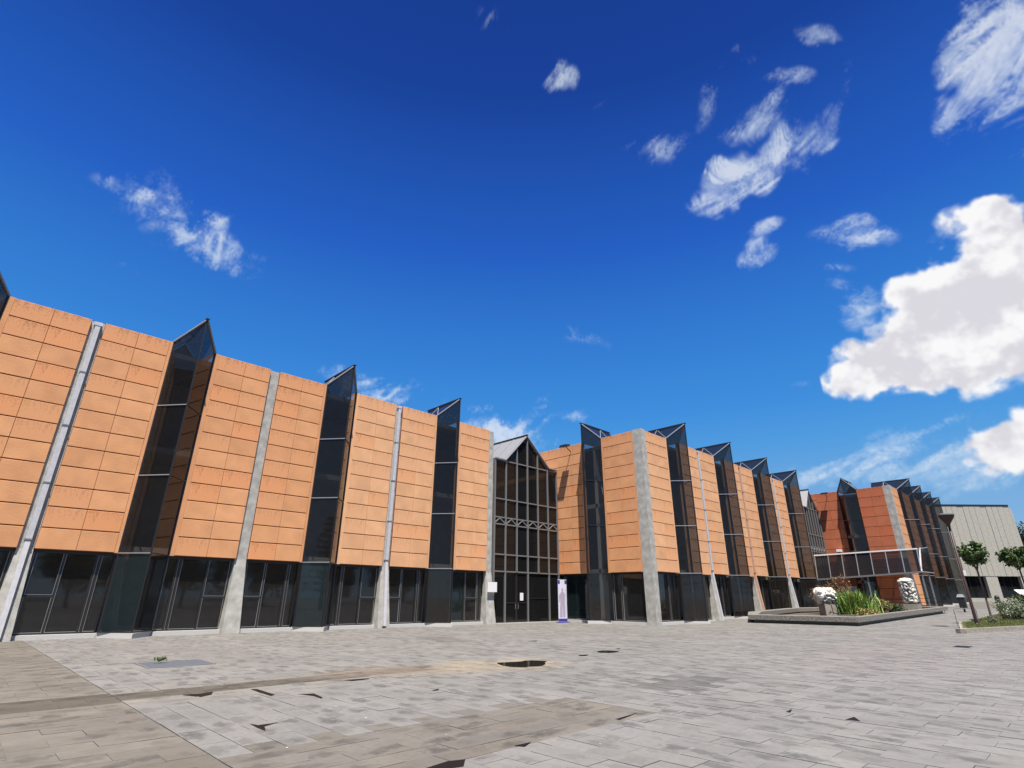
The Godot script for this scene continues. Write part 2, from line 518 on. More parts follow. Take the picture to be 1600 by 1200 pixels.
# ---------------------------------------------------------------- glazed gabled hall between two wings
func hall(called: String, label: String, F: Transform3D, w: float, base: float, door_h: float, eave: float, apex: float, ridge_x: float, depth: float, doors: bool) -> void:
	var b := thing(called, label, "glass hall", F.origin)
	var L := Transform3D(F.basis, Vector3.ZERO)
	var n := 6
	var cw := w / n
	var hgt := func(x: float) -> float:
		if x <= cw: return eave
		if x >= w - cw: return eave + 0.15
		return lerpf(eave, apex, (x - cw) / (ridge_x - cw)) if x < ridge_x else lerpf(apex, eave + 0.15, (x - ridge_x) / (w - cw - ridge_x))
	var rows := [base + 0.08, door_h, 4.58, 6.70, 7.20, 8.55, 99.0]
	for i in n + 1:
		var st := mb()
		var x: float = clampf(i * cw, 0.05, w - 0.05)
		box(st, x - 0.055, x + 0.055, base + 0.06 if (i in [0, 1, 3, 5, 6] or not doors) else door_h, hgt.call(i * cw) - 0.04, -0.09, 0.10)
		part(b, "mullion", st, M.grey_metal, L)
	for r in range(1, 6):
		var st := mb()
		box(st, 0.1, w - 0.1, rows[r] - 0.045, rows[r] + 0.045, -0.06, 0.075)
		part(b, "transom", st, M.grey_metal, L)
	var gt := mb()
	box(gt, 0.1, w - 0.1, eave - 0.05, eave + 0.04, -0.06, 0.07)
	part(b, "transom", gt, M.grey_metal, L)
	for i in n:
		var a := i * cw + 0.05
		var e := (i + 1) * cw - 0.05
		for r in range(1, 6):
			var y0: float = rows[r]
			var y1: float = rows[r + 1]
			if y1 < 50.0:
				pane(b_part(b, "glazing", L), [Vector3(a, y0, 0), Vector3(e, y0, 0), Vector3(e, y1, 0), Vector3(a, y1, 0)], M.hall_glass)
			else:
				var h0: float = hgt.call(i * cw + 0.001)
				var h1: float = hgt.call((i + 1) * cw - 0.001)
				pane(b_part(b, "glazing", L), [Vector3(a, y0, 0), Vector3(e, y0, 0), Vector3(e, h1 - 0.05, 0), Vector3(a, h0 - 0.05, 0)], M.hall_glass)
		# chevron braces between the two close transoms
		var st := mb()
		var m := (a + e) / 2.0
		bar(st, Vector3(a, 6.75, 0.05), Vector3(m, 7.14, 0.05), 0.06, 0.05, Vector3.BACK)
		bar(st, Vector3(m, 7.14, 0.055), Vector3(e, 6.75, 0.055), 0.06, 0.05, Vector3.BACK)
		part(b, "chevron_brace", st, M.aluminium, L)
	# ground storey
	var spans := [[0, 1, false], [1, 3, doors], [3, 5, false], [5, 6, false]] if doors else [[0, 1, false], [1, 3, false], [3, 5, false], [5, 6, false]]
	for s in spans:
		var a: float = s[0] * cw + 0.06
		var e: float = s[1] * cw - 0.06
		var y1 := door_h - 0.06
		if s[2]:
			var mid := (a + e) / 2.0
			for k in 2:
				var d := group_part(b, "door", L)
				var p0 := a if k == 0 else mid + 0.01
				var p1 := mid - 0.01 if k == 0 else e
				var st := mb()
				box(st, p0, p0 + 0.08, base + 0.05, y1, -0.03, 0.03)
				box(st, p1 - 0.08, p1, base + 0.05, y1, -0.03, 0.03)
				box(st, p0 + 0.08, p1 - 0.08, base + 0.05, base + 0.22, -0.03, 0.03)
				box(st, p0 + 0.08, p1 - 0.08, base + 1.3, base + 1.37, -0.03, 0.03)
				box(st, p0 + 0.08, p1 - 0.08, y1 - 0.09, y1, -0.03, 0.03)
				part(d, "frame", st, M.bronze_metal)
				pane(d, [Vector3(p0 + 0.08, base + 0.22, 0), Vector3(p1 - 0.08, base + 0.22, 0), Vector3(p1 - 0.08, y1, 0), Vector3(p0 + 0.08, y1, 0)], M.hall_glass)
				st = mb()
				var hx := mid - 0.14 if k == 0 else mid + 0.14
				tube(st, [Vector3(hx, base + 0.95, 0.03), Vector3(hx, base + 0.95, 0.08), Vector3(hx, base + 1.25, 0.08), Vector3(hx, base + 1.25, 0.03)], [0.014, 0.014, 0.014, 0.014], 6)
				part(d, "handle", st, M.aluminium)
		else:
			var g := b_part(b, "glazing", L)
			pane(g, [Vector3(a, base + 0.1, 0), Vector3(e, base + 0.1, 0), Vector3(e, y1, 0), Vector3(a, y1, 0)], M.hall_glass)
			var st := mb()
			box(st, a, e, base + 0.05, base + 0.11, -0.04, 0.05)
			if s[1] - s[0] == 2:
				box(st, a, e, base + 1.62, base + 1.68, -0.03, 0.03)
			part(g, "rail", st, M.bronze_metal)
	var st := mb()
	box(st, 0.0, w, base - 0.3, base + 0.05, -0.3, 0.16)
	part(b, "threshold", st, M.plinth, L)
	# standing-seam gable roof running back
	var eL := Vector3(cw * 0.9, eave + 0.02, 0.2)
	var rg := Vector3(ridge_x, apex + 0.06, 0.2)
	var eR := Vector3(w - cw * 0.9, eave + 0.17, 0.2)
	var back := Vector3(0, 0, -depth)
	var flatL := Vector3(0.02, eave + 0.02, 0.2)
	var flatR := Vector3(w - 0.02, eave + 0.17, 0.2)
	for pair in [[flatL, eL], [eL, rg], [rg, eR], [eR, flatR]]:
		st = mb()
		var p: Vector3 = pair[0]
		var q: Vector3 = pair[1]
		var t := Vector3(0, 0.06, 0)
		hexa(st, [p + back, p, q, q + back, p + back + t, p + t, q + t, q + back + t])
		part(b, "roof_sheet", st, M.zinc_sheet, L)
		for k in 5:
			st = mb()
			var s := Vector3(0, 0.085, -0.12 - k * 1.4)
			bar(st, p + s, q + s, 0.05, 0.05)
			part(b, "seam", st, M.zinc_sheet, L)
	st = mb()
	bar(st, rg + Vector3(0, 0.12, 0.05), rg + back + Vector3(0, 0.12, 0), 0.18, 0.07)
	part(b, "ridge_cap", st, M.dark_metal, L)
	st = mb()
	box(st, 0.05, w - 0.05, base - 0.3, apex - 0.3, -depth - 0.2, -depth)
	part(b, "rear_wall", st, M.inner_wall, L)
	st = mb()
	box(st, 0.05, w - 0.05, base - 0.3, base + 0.045, -depth, -0.31)
	part(b, "hall_floor", st, M.inner_floor, L)

func b_part(b: Node3D, called: String, xf: Transform3D) -> Node3D:
	return group_part(b, called, xf)

# ---------------------------------------------------------------- sky
func make_sky() -> Sky:
	var W := 3072
	var Hh := 1536
	var col := Image.create(1, Hh, false, Image.FORMAT_RGBF)
	# elevation -> colour of the clear air (linear, as the picture shows it)
	var stops := [[0.0, Color(0.33, 0.53, 0.74)], [8.0, Color(0.19, 0.42, 0.73)], [14.0, Color(0.085, 0.335, 0.74)], [18.0, Color(0.052, 0.272, 0.72)], [24.4, Color(0.036, 0.212, 0.655)], [35.0, Color(0.0195, 0.117, 0.54)], [50.0, Color(0.0105, 0.055, 0.32)], [65.0, Color(0.008, 0.042, 0.25)], [90.0, Color(0.007, 0.038, 0.22)]]
	for y in Hh:
		var el := 90.0 - 180.0 * (y + 0.5) / Hh
		var c := Color(0.17, 0.165, 0.155)
		if el > 0.0:
			for i in stops.size() - 1:
				if el >= stops[i][0] and el <= stops[i + 1][0]:
					c = stops[i][1].lerp(stops[i + 1][1], (el - stops[i][0]) / (stops[i + 1][0] - stops[i][0]))
		col.set_pixel(0, y, Color(c.r / EXPOSURE, c.g / EXPOSURE, c.b / EXPOSURE))
	var im := col
	im.resize(W, Hh, Image.INTERPOLATE_NEAREST)
	# clouds: [azimuth, elevation, radius, radius, turn, thickness, billowing]
	var C := [[90.2,25.2,4.33,3.52,92,1.00,1],[91.5,21.5,5.89,4.24,81,1.00,1],[85.0,21.4,3.78,3.37,90,1.00,1],[81.7,19.8,3.65,2.67,164,1.00,1],[78.9,18.8,2.17,1.60,167,0.90,1],[86.3,18.2,4.42,1.8,165,0.9,1],[92.7,27.7,2.28,1.80,131,1.00,1],[85.0,25.1,2.07,1.78,95,0.90,1],[90.4,18.3,2.86,1.9,161,0.95,1],[80.9,25.0,1.9,1.5,-136,0.9,0],[78.4,21.7,1.20,0.74,-168,0.60,1],[88.8,21.9,4.10,3.26,84,1.00,1],[85.2,13.9,2.9,1.1,-166,0.9,0],[87.6,11.7,2.78,1.89,173,0.95,1],[82.4,12.6,4.18,1.57,-176,0.60,0],[79.3,11.3,3.53,1.29,-174,0.50,0],[85.3,10.5,4.32,1.42,172,0.60,0],[88.9,10.8,2.6,2.1,-176,0.9,1],[84.6,11.8,3.8,1.4,-174,0.8,0],[81.7,9.7,8.16,1.06,173,0.42,0],[96.9,40.7,3.56,2.15,74,0.85,0],[95.0,38.3,2.89,2.05,102,0.80,0],[96.0,35.5,2.84,1.86,89,0.75,0],[91.1,36.8,1.48,0.87,93,0.70,0],[98.8,40.2,3.20,2.03,117,0.90,0],[93.8,40.1,2.46,1.35,63,0.60,0],[74.9,39.9,4.68,1.7,-161,0.85,0],[73.2,39.4,3.6,1.25,-161,0.62,0],[79.2,40.9,2.66,1.21,-172,0.75,0],[69.4,38.5,2.59,1.68,-166,0.85,0],[75.0,43.6,2.29,1.01,-164,0.65,0],[82.2,41.0,1.81,0.62,-128,0.50,0],[79.1,45.8,1.62,0.74,162,0.70,0],[83.7,47.8,1.46,0.53,138,0.60,0],[84.6,43.0,2.09,0.78,56,0.45,0],[70.6,46.8,2.43,1.01,59,0.33,0],[62.4,43.8,2.78,1.25,177,0.36,0],[74.5,48.9,1.45,0.65,154,0.36,0],[81.3,31.4,2.48,1.03,161,0.80,0],[73.0,31.8,1.50,1.22,153,0.80,0],[74.0,34.2,1.26,0.53,-179,0.60,0],[79.2,27.6,1.09,0.68,159,0.60,0],[79.3,29.2,1.49,0.39,161,0.42,0],[51.0,51.3,1.41,1.07,171,0.60,0],[57.3,48.0,0.92,0.82,103,0.50,0],[52.4,26.6,2.27,0.80,158,0.40,0],[41.3,55.5,1.47,0.94,-177,0.32,0],[73.8,19.3,1.17,0.36,170,0.35,0],[11.2,31.4,3.76,1.40,167,0.68,0],[6.6,32.7,3.89,2.01,170,0.50,0],[2.3,33.2,2.00,0.53,180,0.42,0],[5.6,26.7,1.91,0.50,168,0.40,0],[-5.3,36.8,0.75,0.38,-170,0.33,0],[31.3,20.0,5.54,1.66,170,0.62,0],[46.5,17.7,3.93,1.49,-160,0.85,0],[43.2,15.6,5.75,1.61,171,0.60,0],[27.1,21.3,3.46,0.78,176,0.45,0],[40.0,19.1,2.30,0.61,-178,0.42,0],[49.9,18.1,2.29,0.61,179,0.40,0],[76.4,10.5,4.62,1.13,174,0.45,0],[75.0,9.8,3.24,0.79,175,0.40,0]]
	var r := RandomNumberGenerator.new()
	r.seed = 11
	for i in 34:
		var az := r.randf_range(104.0, 344.0)
		var el := r.randf_range(8.0, 62.0)
		var size := r.randf_range(2.0, 5.0)
		var hard := 1 if r.randf() < 0.3 else 0
		for k in r.randi_range(2, 7):
			C.append([az + r.randf_range(-1.2, 1.2) * size, el + r.randf_range(-0.45, 0.45) * size, size * r.randf_range(0.4, 1.1), size * r.randf_range(0.25, 0.6), r.randf_range(-25, 25), r.randf_range(0.4, 0.95), hard])
	var half := Hh / 2
	var hardness := PackedFloat32Array()
	hardness.resize(W * half)
	var soft := PackedFloat32Array()
	soft.resize(W * half)
	var ppd := W / 360.0
	var bend := FastNoiseLite.new()
	bend.seed = 17
	bend.frequency = 0.016
	bend.fractal_octaves = 4
	for c in C:
		if c[6] == 1:
			c[2] *= 0.86
			c[3] *= 0.86
		var ce := cos(deg_to_rad(c[1]))
		var reach: float = maxf(c[2], c[3]) * 1.5
		var ca := cos(deg_to_rad(c[4]))
		var sa := sin(deg_to_rad(c[4]))
		var cx: float = c[0] * ppd
		var cy: float = (90.0 - c[1]) * ppd
		for y in range(maxi(0, int(cy - reach * ppd)), mini(half, int(cy + reach * ppd) + 1)):
			for x in range(int(cx - reach * ppd / ce), int(cx + reach * ppd / ce) + 1):
				var dx: float = (x - cx) / ppd * ce + bend.get_noise_2d(x, y) * minf(2.0, c[3] * 1.3)
				var dy: float = (cy - y) / ppd + bend.get_noise_2d(x + 999.0, y) * minf(1.6, c[3] * 1.1)
				var p: float = (dx * ca + dy * sa) / c[2]
				var q: float = (-dx * sa + dy * ca) / c[3]
				var d: float = p * p + q * q
				if d < 2.2:
					var v: float = c[5] * (1.0 - d / 2.2)
					var at := y * W + posmod(x, W)
					if c[6] == 1:
						hardness[at] = 1.0 - (1.0 - hardness[at]) * (1.0 - v)
					else:
						soft[at] = 1.0 - (1.0 - soft[at]) * (1.0 - v)
	var n := FastNoiseLite.new()
	n.seed = 4
	n.noise_type = FastNoiseLite.TYPE_SIMPLEX_SMOOTH
	n.frequency = 11.0
	n.fractal_octaves = 6
	n.fractal_gain = 0.56
	var n2 := FastNoiseLite.new()
	n2.seed = 9
	n2.noise_type = FastNoiseLite.TYPE_SIMPLEX_SMOOTH
	n2.frequency = 9.0
	n2.fractal_octaves = 6
	n2.fractal_gain = 0.54
	n2.domain_warp_enabled = true
	n2.domain_warp_amplitude = 0.10
	n2.domain_warp_frequency = 6.0
	n2.domain_warp_fractal_octaves = 3
	for y in half:
		var el := deg_to_rad(90.0 - (y + 0.5) / ppd)
		for x in W:
			var at := y * W + x
			var h := hardness[at]
			var s := soft[at]
			if h < 0.01 and s < 0.01:
				continue
			var az := deg_to_rad((x + 0.5) / ppd)
			var d := Vector3(sin(az) * cos(el), sin(el), -cos(az) * cos(el))
			var a := n.get_noise_3dv(d)
			var fine := n.get_noise_3dv(d * 4.3 + Vector3(5, 2, 1))
			var strand := Vector3(0.044, 0.25, 0.967)
			var wisps := n2.get_noise_3dv(d - strand * 0.62 * d.dot(strand))
			# heaped cloud: billows bite into the outline, thin veil at the fringe
			var hh := minf(h, 0.95) * 1.25 + a * (1.15 - 0.8 * smoothstep(0.6, 0.95, h)) + fine * 0.30 - 0.22
			var thick := smoothstep(0.20, 0.66, hh) * smoothstep(0.02, 0.30, h)
			thick = maxf(thick, 0.55 * smoothstep(0.0, 0.5, hh + wisps * 0.5) * smoothstep(0.02, 0.35, h))
			var wisp := smoothstep(0.22, 1.65, s * 0.95 + wisps * 1.75 + fine * 0.30) * smoothstep(0.0, 0.5, s)
			var cover := 1.0 - (1.0 - thick) * (1.0 - wisp * 0.72)
			if cover < 0.004:
				continue
			# relief of the heaps, bright towards the sun behind the viewer and grey in the folds
			var lit := a - n.get_noise_3dv(d + Vector3(-0.010, -0.028, -0.010))
			var puff := n.get_noise_3dv(d * 2.1 + Vector3(2, 7, 3))
			var inner := smoothstep(0.45, 1.15, h + a * 0.45 + puff * 0.55 - lit * 1.1) * 0.85
			var white := Color(0.95, 0.95, 0.96).lerp(Color(0.66, 0.645, 0.71), inner)
			white = Color(0.62, 0.76, 0.90).lerp(white, smoothstep(0.2, 0.8, thick + wisp * 0.55))
			var base := im.get_pixel(x, y)
			im.set_pixel(x, y, base.lerp(Color(white.r / EXPOSURE, white.g / EXPOSURE, white.b / EXPOSURE), cover))
	var sky := Sky.new()
	var pm := PanoramaSkyMaterial.new()
	pm.panorama = ImageTexture.create_from_image(im)
	sky.sky_material = pm
	return sky

# ---------------------------------------------------------------- paving
var stain_noise := FastNoiseLite.new()
func stain(u: float, v: float, mid: Vector2) -> Color:
	var w := stain_noise.get_noise_2d(u * 0.35, v * 0.35)
	var w2 := stain_noise.get_noise_2d(u * 1.4 + 50.0, v * 1.4)
	var c := Color(0.211, 0.206, 0.197)
	c = c * (1.0 + 0.16 * w + 0.10 * w2)
	# brown film of washed-in earth on the strip beside the field
	var brown := Color(0.128, 0.110, 0.085) * (1.0 + 0.28 * w2 + 0.2 * w)
	if mid.x < 2.52:
		c = c.lerp(brown * 1.18, 0.68)
	# earth along the two drainage bands
	if mid.y > 11.75 and mid.y < 12.65 and mid.x < 9.5:
		c = c.lerp(brown * 0.78, 0.95)
	elif mid.y > 11.0 and mid.y < 13.2 and mid.x < 9.6:
		c = c.lerp(Color(0.235, 0.21, 0.17), 0.5 * smoothstep(-0.4, 0.3, w2))
	if mid.y > 5.2 and mid.y < 7.4 and mid.x < 8.2:
		c = c.lerp(brown.lerp(Color(0.165, 0.148, 0.12), 0.45 + 0.8 * w2), 0.70 + 0.5 * w2)
	# dried silt round the long puddle
	var d := Vector2((u - 11.0) / 2.6, (v - 11.6) / 1.35)
	var silt := 1.0 - smoothstep(0.75, 1.05, d.length() + w * 0.5 + w2 * 0.18)
	c = c.lerp(Color(0.29, 0.25, 0.185) * (1.0 + 0.15 * w2), silt * 0.9)
	var d2 := Vector2((u - 7.6) / 1.7, (v - 12.4) / 0.9)
	c = c.lerp(Color(0.20, 0.165, 0.125), 0.8 * (1.0 - smoothstep(0.7, 1.1, d2.length() + w * 0.5)))
	# reddish dust towards the far right
	var e := Vector2((u - 22.0) / 9.0, (v - 5.0) / 3.5)
	c = c.lerp(Color(0.225, 0.208, 0.2), 0.5 * (1.0 - smoothstep(0.5, 1.1, e.length() + w * 0.6)))
	# damp patch by the third pilaster
	var f := Vector2((u - 15.5) / 1.6, (v - 20.5) / 2.6)
	c = c.lerp(Color(0.13, 0.12, 0.11), 0.6 * (1.0 - smoothstep(0.4, 1.0, f.length() + w * 0.8 + w2 * 0.5)))
	return c

func paver(st: SurfaceTool, u0: float, u1: float, v0: float, v1: float, r: RandomNumberGenerator, along_u := false) -> void:
	var g := 0.0016 if along_u else 0.0032
	var tone := r.randf_range(0.95, 1.04)
	if r.randf() < 0.04:
		tone *= 0.90
	var mid := Vector2((u0 + u1) / 2.0, (v0 + v1) / 2.0)
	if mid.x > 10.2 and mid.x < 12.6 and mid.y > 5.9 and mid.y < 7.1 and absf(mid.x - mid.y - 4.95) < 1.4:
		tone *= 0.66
	var lift := r.randf_range(-0.003, 0.003)
	var tx := r.randf_range(-0.006, 0.006)
	var ty := r.randf_range(-0.006, 0.006)
	var cell := r.randi() % 16
	var cu := (cell % 4) / 4.0
	var cv := (cell / 4) / 4.0
	var flip := r.randf() < 0.5
	var p := []
	var cols := []
	var uvs := []
	for q in [[u0 + g, v0 + g, 0, 0], [u1 - g, v0 + g, 1, 0], [u1 - g, v1 - g, 1, 1], [u0 + g, v1 - g, 0, 1]]:
		p.append(Vector3(q[0], ramp(q[0]) + lift + (q[0] - mid.x) * tx + (q[1] - mid.y) * ty, -q[1]))
		cols.append(stain(q[0], q[1], mid) * tone)
		var a: float = q[2]
		var b: float = q[3]
		if along_u:
			var t := a
			a = b
			b = t
		if flip:
			a = 1.0 - a
			b = 1.0 - b
		uvs.append(Vector2(cu + (0.01 + 0.98 * a) / 4.0, cv + (0.01 + 0.98 * b) / 4.0))
	for k in [0, 2, 1, 0, 3, 2]:
		st.set_color(cols[k])
		st.set_uv(uvs[k])
		st.add_vertex(p[k])
	for k in 4:
		var n := (k + 1) % 4
		var dn := Vector3(0, -0.02, 0)
		var quadp := [p[k] + dn, p[n] + dn, p[n], p[k]]
		var ci := [k, n, n, k]
		for i in [0, 2, 1, 0, 3, 2]:
			st.set_color(cols[ci[i]] * 0.9)
			st.set_uv(uvs[ci[i]])
			st.add_vertex(quadp[i])

func in_view(p: Vector3) -> float:
	var q := cam.transform.affine_inverse() * p
	if q.z > -1.0:
		return 0.0
	var t := tan(deg_to_rad(cam.fov) / 2.0)
	if absf(q.x / -q.z) > t * 4.0 / 3.0 + 0.04 or absf(q.y / -q.z) > t + 0.03:
		return 0.0
	return 1.0 / (q.length_squared() * q.length())

func paving() -> void:
	stain_noise.seed = 3
	stain_noise.frequency = 1.0
	stain_noise.fractal_octaves = 4
	var plaza := Node3D.new()
	plaza.name = "plaza"
	add_child(plaza)
	tag(plaza, "grey lava stone paving of the museum plaza", "", "", "structure")
	var m := StandardMaterial3D.new()
	m.resource_name = "lava_slab"
	m.albedo_color = Color.WHITE
	m.albedo_texture = slab_tex()
	m.vertex_color_use_as_albedo = true
	m.roughness = 0.82
	var all := []
	# field laid lengthwise away from the viewer: strips 0.38 wide
	var k := 0
	var u := 2.52
	while u < 74.0:
		var off := 0.4 * (k % 2) + 0.03 * sin(k * 2.3)
		var v := -9.0 + off
		var lim := 31.0 if u < 34.5 else (22.6 if u < 72.0 else 14.0)
		while v < lim:
			var bits := [[v, v + 0.8]]
			for bd in [[5.25, 7.05, 8.2], [11.0, 12.6, 9.5]]:
				if u + 0.19 < bd[2]:
					var keep := []
					for t in bits:
						if t[1] <= bd[0] or t[0] >= bd[1]:
							keep.append(t)
							continue
						if bd[0] - t[0] > 0.04:
							keep.append([t[0], bd[0]])
						if t[1] - bd[1] > 0.04:
							keep.append([bd[1], t[1]])
					bits = keep
			for t in bits:
				all.append([u, u + 0.38, t[0], t[1], false])
			v += 0.8
		u += 0.38
		k += 1
	# strip beside it, laid across, and the two bands
	for row in 90:
		var v := -4.0 + row * 0.39
		var x := -7.1 + 0.4 * (row % 2)
		while x < 2.5:
			var x1 := minf(x + 0.8, 2.5)
			if x1 - x > 0.15 and v < 31.0:
				all.append([x, x1, v, v + 0.39, true])
			x += 0.8
	for band in [[11.0, 12.6, 9.36], [5.25, 7.05, 8.22]]:
		var rows := int(round((band[1] - band[0]) / 0.36))
		for rr in rows:
			var v: float = band[0] + rr * (band[1] - band[0]) / rows
			var x := 2.52 + 0.0
			while x < band[2]:
				var x1: float = minf(x + 0.7 + 0.35 * ((rr + int(x * 3)) % 2), band[2])
				all.append([x, x1, v, v + (band[1] - band[0]) / rows, true])
				x = x1
	var score := []
	for i in all.size():
		var a: Array = all[i]
		var at := Vector3((a[0] + a[1]) / 2.0, 0.0, -(a[2] + a[3]) / 2.0)
		score.append([in_view(at), i])
	score.sort_custom(func(a, b): return a[0] > b[0])
	var single := {}
	for i in 300:
		if score[i][0] > 0.0:
			single[score[i][1]] = true
	var r := RandomNumberGenerator.new()
	r.seed = 42
	var field := mb()
	for i in all.size():
		var a: Array = all[i]
		if single.has(i):
			var st := mb()
			paver(st, a[0], a[1], a[2], a[3], r, a[4])
			part(plaza, "paver", st, m)
		else:
			paver(field, a[0], a[1], a[2], a[3], r, a[4])
	var f := part(plaza, "paver_field", field, m)
	f.set_meta("kind", "stuff")
	var specks := mb()
	for i in 36:
		var a := r.randf_range(2.0, 15.0)
		var e := r.randf_range(0.5, 14.0)
		var w := r.randf_range(0.006, 0.018)
		var c := Vector3(a, 0.0075, -e)
		var pts := []
		for j in 6:
			var an := TAU * j / 6.0
			pts.append(c + Vector3(cos(an), 0, sin(an)) * w * r.randf_range(0.5, 1.3))
		for j in 6:
			tri(specks, c, pts[j], pts[(j + 1) % 6])
	var sp := part(plaza, "dropping_specks", specks, M.white_sheet)
	sp.set_meta("kind", "stuff")
	# bed under the slabs and the land beyond: one sheet to the horizon
	var st := mb()
	var us := [-1500.0, -60.0, 36.0, 103.5, 400.0, 1500.0]
	var vs := [-1500.0, -60.0, 60.0, 1500.0]
	for i in us.size() - 1:
		for j in vs.size() - 1:
			var q := []
			for c in [[us[i], vs[j]], [us[i + 1], vs[j]], [us[i + 1], vs[j + 1]], [us[i], vs[j + 1]]]:
				q.append(Vector3(c[0], ramp(c[0]) - 0.012, -c[1]))
			quad(st, q[0], q[1], q[2], q[3])
	top("ground", st, mat("joint_mortar", 0.17, 0.16, 0.145, 0.95, 0.0, noise_tex(0.02, 0.7, 1.0, 5, 6), 0.5), "grey ground under and beyond the slabs", "", "", "structure")

func puddle(pts: Array, label: String, rounded := true) -> void:
	var st := mb()
	var c := Vector3.ZERO
	var loop := []
	# soften the outline
	for i in pts.size():
		var a: Array = pts[i]
		var b: Array = pts[(i + 1) % pts.size()]
		for t in ([0.25, 0.75] if rounded else [0.0, 0.5]):
			loop.append(Vector3(lerpf(a[0], b[0], t), 0.0045, -lerpf(a[1], b[1], t)))
	for p in loop:
		c += p / loop.size()
	for i in loop.size():
		tri(st, c, loop[i], loop[(i + 1) % loop.size()])
	top("puddle", st, M.water if rounded else M.dark_puddle, label, "puddle", "puddles left on the slabs")

# ---------------------------------------------------------------- plants
func leaves(st: SurfaceTool, c: Vector3, rad: Vector3, count: int, size: float, r: RandomNumberGenerator, cols: Array, clumps := 9) -> void:
	var cl := []
	for i in clumps:
		var d := Vector3(r.randfn(), r.randfn() * 0.9, r.randfn()).normalized() * pow(r.randf(), 0.4)
		cl.append([c + d * rad * 0.75, r.randf_range(0.28, 0.5)])
	for i in count:
		var q: Array = cl[r.randi() % clumps]
		var d := Vector3(r.randfn(), r.randfn(), r.randfn()).normalized() * pow(r.randf(), 0.5)
		var p: Vector3 = q[0] + d * rad * q[1]
		var a := Vector3(r.randfn(), r.randfn() * 0.6, r.randfn()).normalized() * size * r.randf_range(0.6, 1.3)
		var b := a.cross(Vector3(r.randfn(), r.randfn(), r.randfn()).normalized()) * 0.45
		var col: Color = cols[r.randi() % cols.size()]
		st.set_color(col)
		st.add_vertex(p); st.add_vertex(p + a * 0.5 + b); st.add_vertex(p + a)
		st.add_vertex(p); st.add_vertex(p + a); st.add_vertex(p + a * 0.5 - b)

func leaf_mat(called: String) -> StandardMaterial3D:
	var m := StandardMaterial3D.new()
	m.resource_name = called
	m.vertex_color_use_as_albedo = true
	m.roughness = 0.6
	m.cull_mode = BaseMaterial3D.CULL_DISABLED
	m.backlight_enabled = true
	m.backlight = Color(0.35, 0.4, 0.2)
	M[called] = m
	return m

func small_tree(at: Vector3, h: float, rad: Vector3, label: String, sd: int, cols: Array, count := 5200, size := 0.16) -> void:
	var t := thing("street_tree", label, "tree", at)
	var r := RandomNumberGenerator.new()
	r.seed = sd
	var st := mb()
	var fork := h - rad.y * 1.5
	tube(st, [Vector3(0, -0.1, 0), Vector3(0.03, fork * 0.5, 0.02), Vector3(0.0, fork, 0.0)], [0.07, 0.055, 0.05], 8)
	var crown := mb()
	for i in 11:
		var a := TAU * i / 11.0 * 2.0 + r.randf() * 0.6
		var out := r.randf_range(0.25, 1.0)
		var e := Vector3(cos(a) * rad.x * out, rad.y * lerpf(2.0, 0.9, out) * r.randf_range(0.8, 1.0), sin(a) * rad.z * out)
		tube(st, [Vector3(0, fork - 0.1, 0), Vector3(0, fork, 0) + e * 0.5 + Vector3(0, 0.1, 0), Vector3(0, fork, 0) + e], [0.035, 0.022, 0.008], 6)
		for k in 3:
			var c := Vector3(0, fork, 0) + e * lerpf(0.55, 1.0, k / 2.0)
			leaves(crown, c, Vector3(0.30, 0.36, 0.30) * r.randf_range(0.8, 1.3), count / 33, size, r, cols, 5)
	part(t, "trunk", st, M.bark)
	part(t, "crown", crown, M.leaf)

func shrub(called: String, at: Vector3, rad: Vector3, label: String, sd: int, cols: Array, count: int, size: float, group := "") -> void:
	var t := thing(called, label, "shrub", at, group)
	var r := RandomNumberGenerator.new()
	r.seed = sd
	var st := mb()
	leaves(st, Vector3(0, rad.y * 0.8, 0), rad, count, size, r, cols, 14)
	part(t, "foliage", st, M.leaf)
	st = mb()
	for i in 6:
		var a := TAU * i / 6.0
		tube(st, [Vector3(cos(a) * 0.05, -0.05, sin(a) * 0.05), Vector3(cos(a) * rad.x * 0.4, rad.y * 0.9, sin(a) * rad.z * 0.4)], [0.02, 0.008], 5)
	part(t, "stem", st, M.bark)

# tall tiered conifer standing behind the viewer, mirrored in the bays
func conifer(at: Vector3, h: float, sd: int, label: String) -> void:
	var t := thing("conifer_tree", label, "tree", at, "conifers standing across the plaza")
	var r := RandomNumberGenerator.new()
	r.seed = sd
	var st := mb()
	tube(st, [Vector3(0, -0.2, 0), Vector3(0, h * 0.5, 0), Vector3(0, h, 0)], [0.32, 0.2, 0.04], 8)
	part(t, "trunk", st, M.bark)
	st = mb()
	var tiers := 13
	for k in tiers:
		var f := k / float(tiers)
		var y := h * (0.18 + 0.8 * f)
		var reach := (1.0 - f) * h * 0.22 + 0.5
		for i in 7:
			var a := TAU * (i + r.randf() * 0.6) / 7.0
			var d := Vector3(cos(a), 0.08, sin(a))
			for j in 26:
				var s := r.randf()
				var p := Vector3(0, y, 0) + d * reach * s + Vector3(r.randfn() * 0.25, r.randfn() * 0.14, r.randfn() * 0.25)
				var e := Vector3(r.randfn(), r.randfn() * 0.4, r.randfn()).normalized() * 0.55
				var b := e.cross(Vector3(r.randfn(), r.randfn(), r.randfn()).normalized()) * 0.35
				st.set_color(Color(0.03, 0.055, 0.025) * r.randf_range(0.7, 1.3))
				st.add_vertex(p - e * 0.5); st.add_vertex(p + b); st.add_vertex(p + e * 0.5)
	part(t, "crown", st, M.leaf)

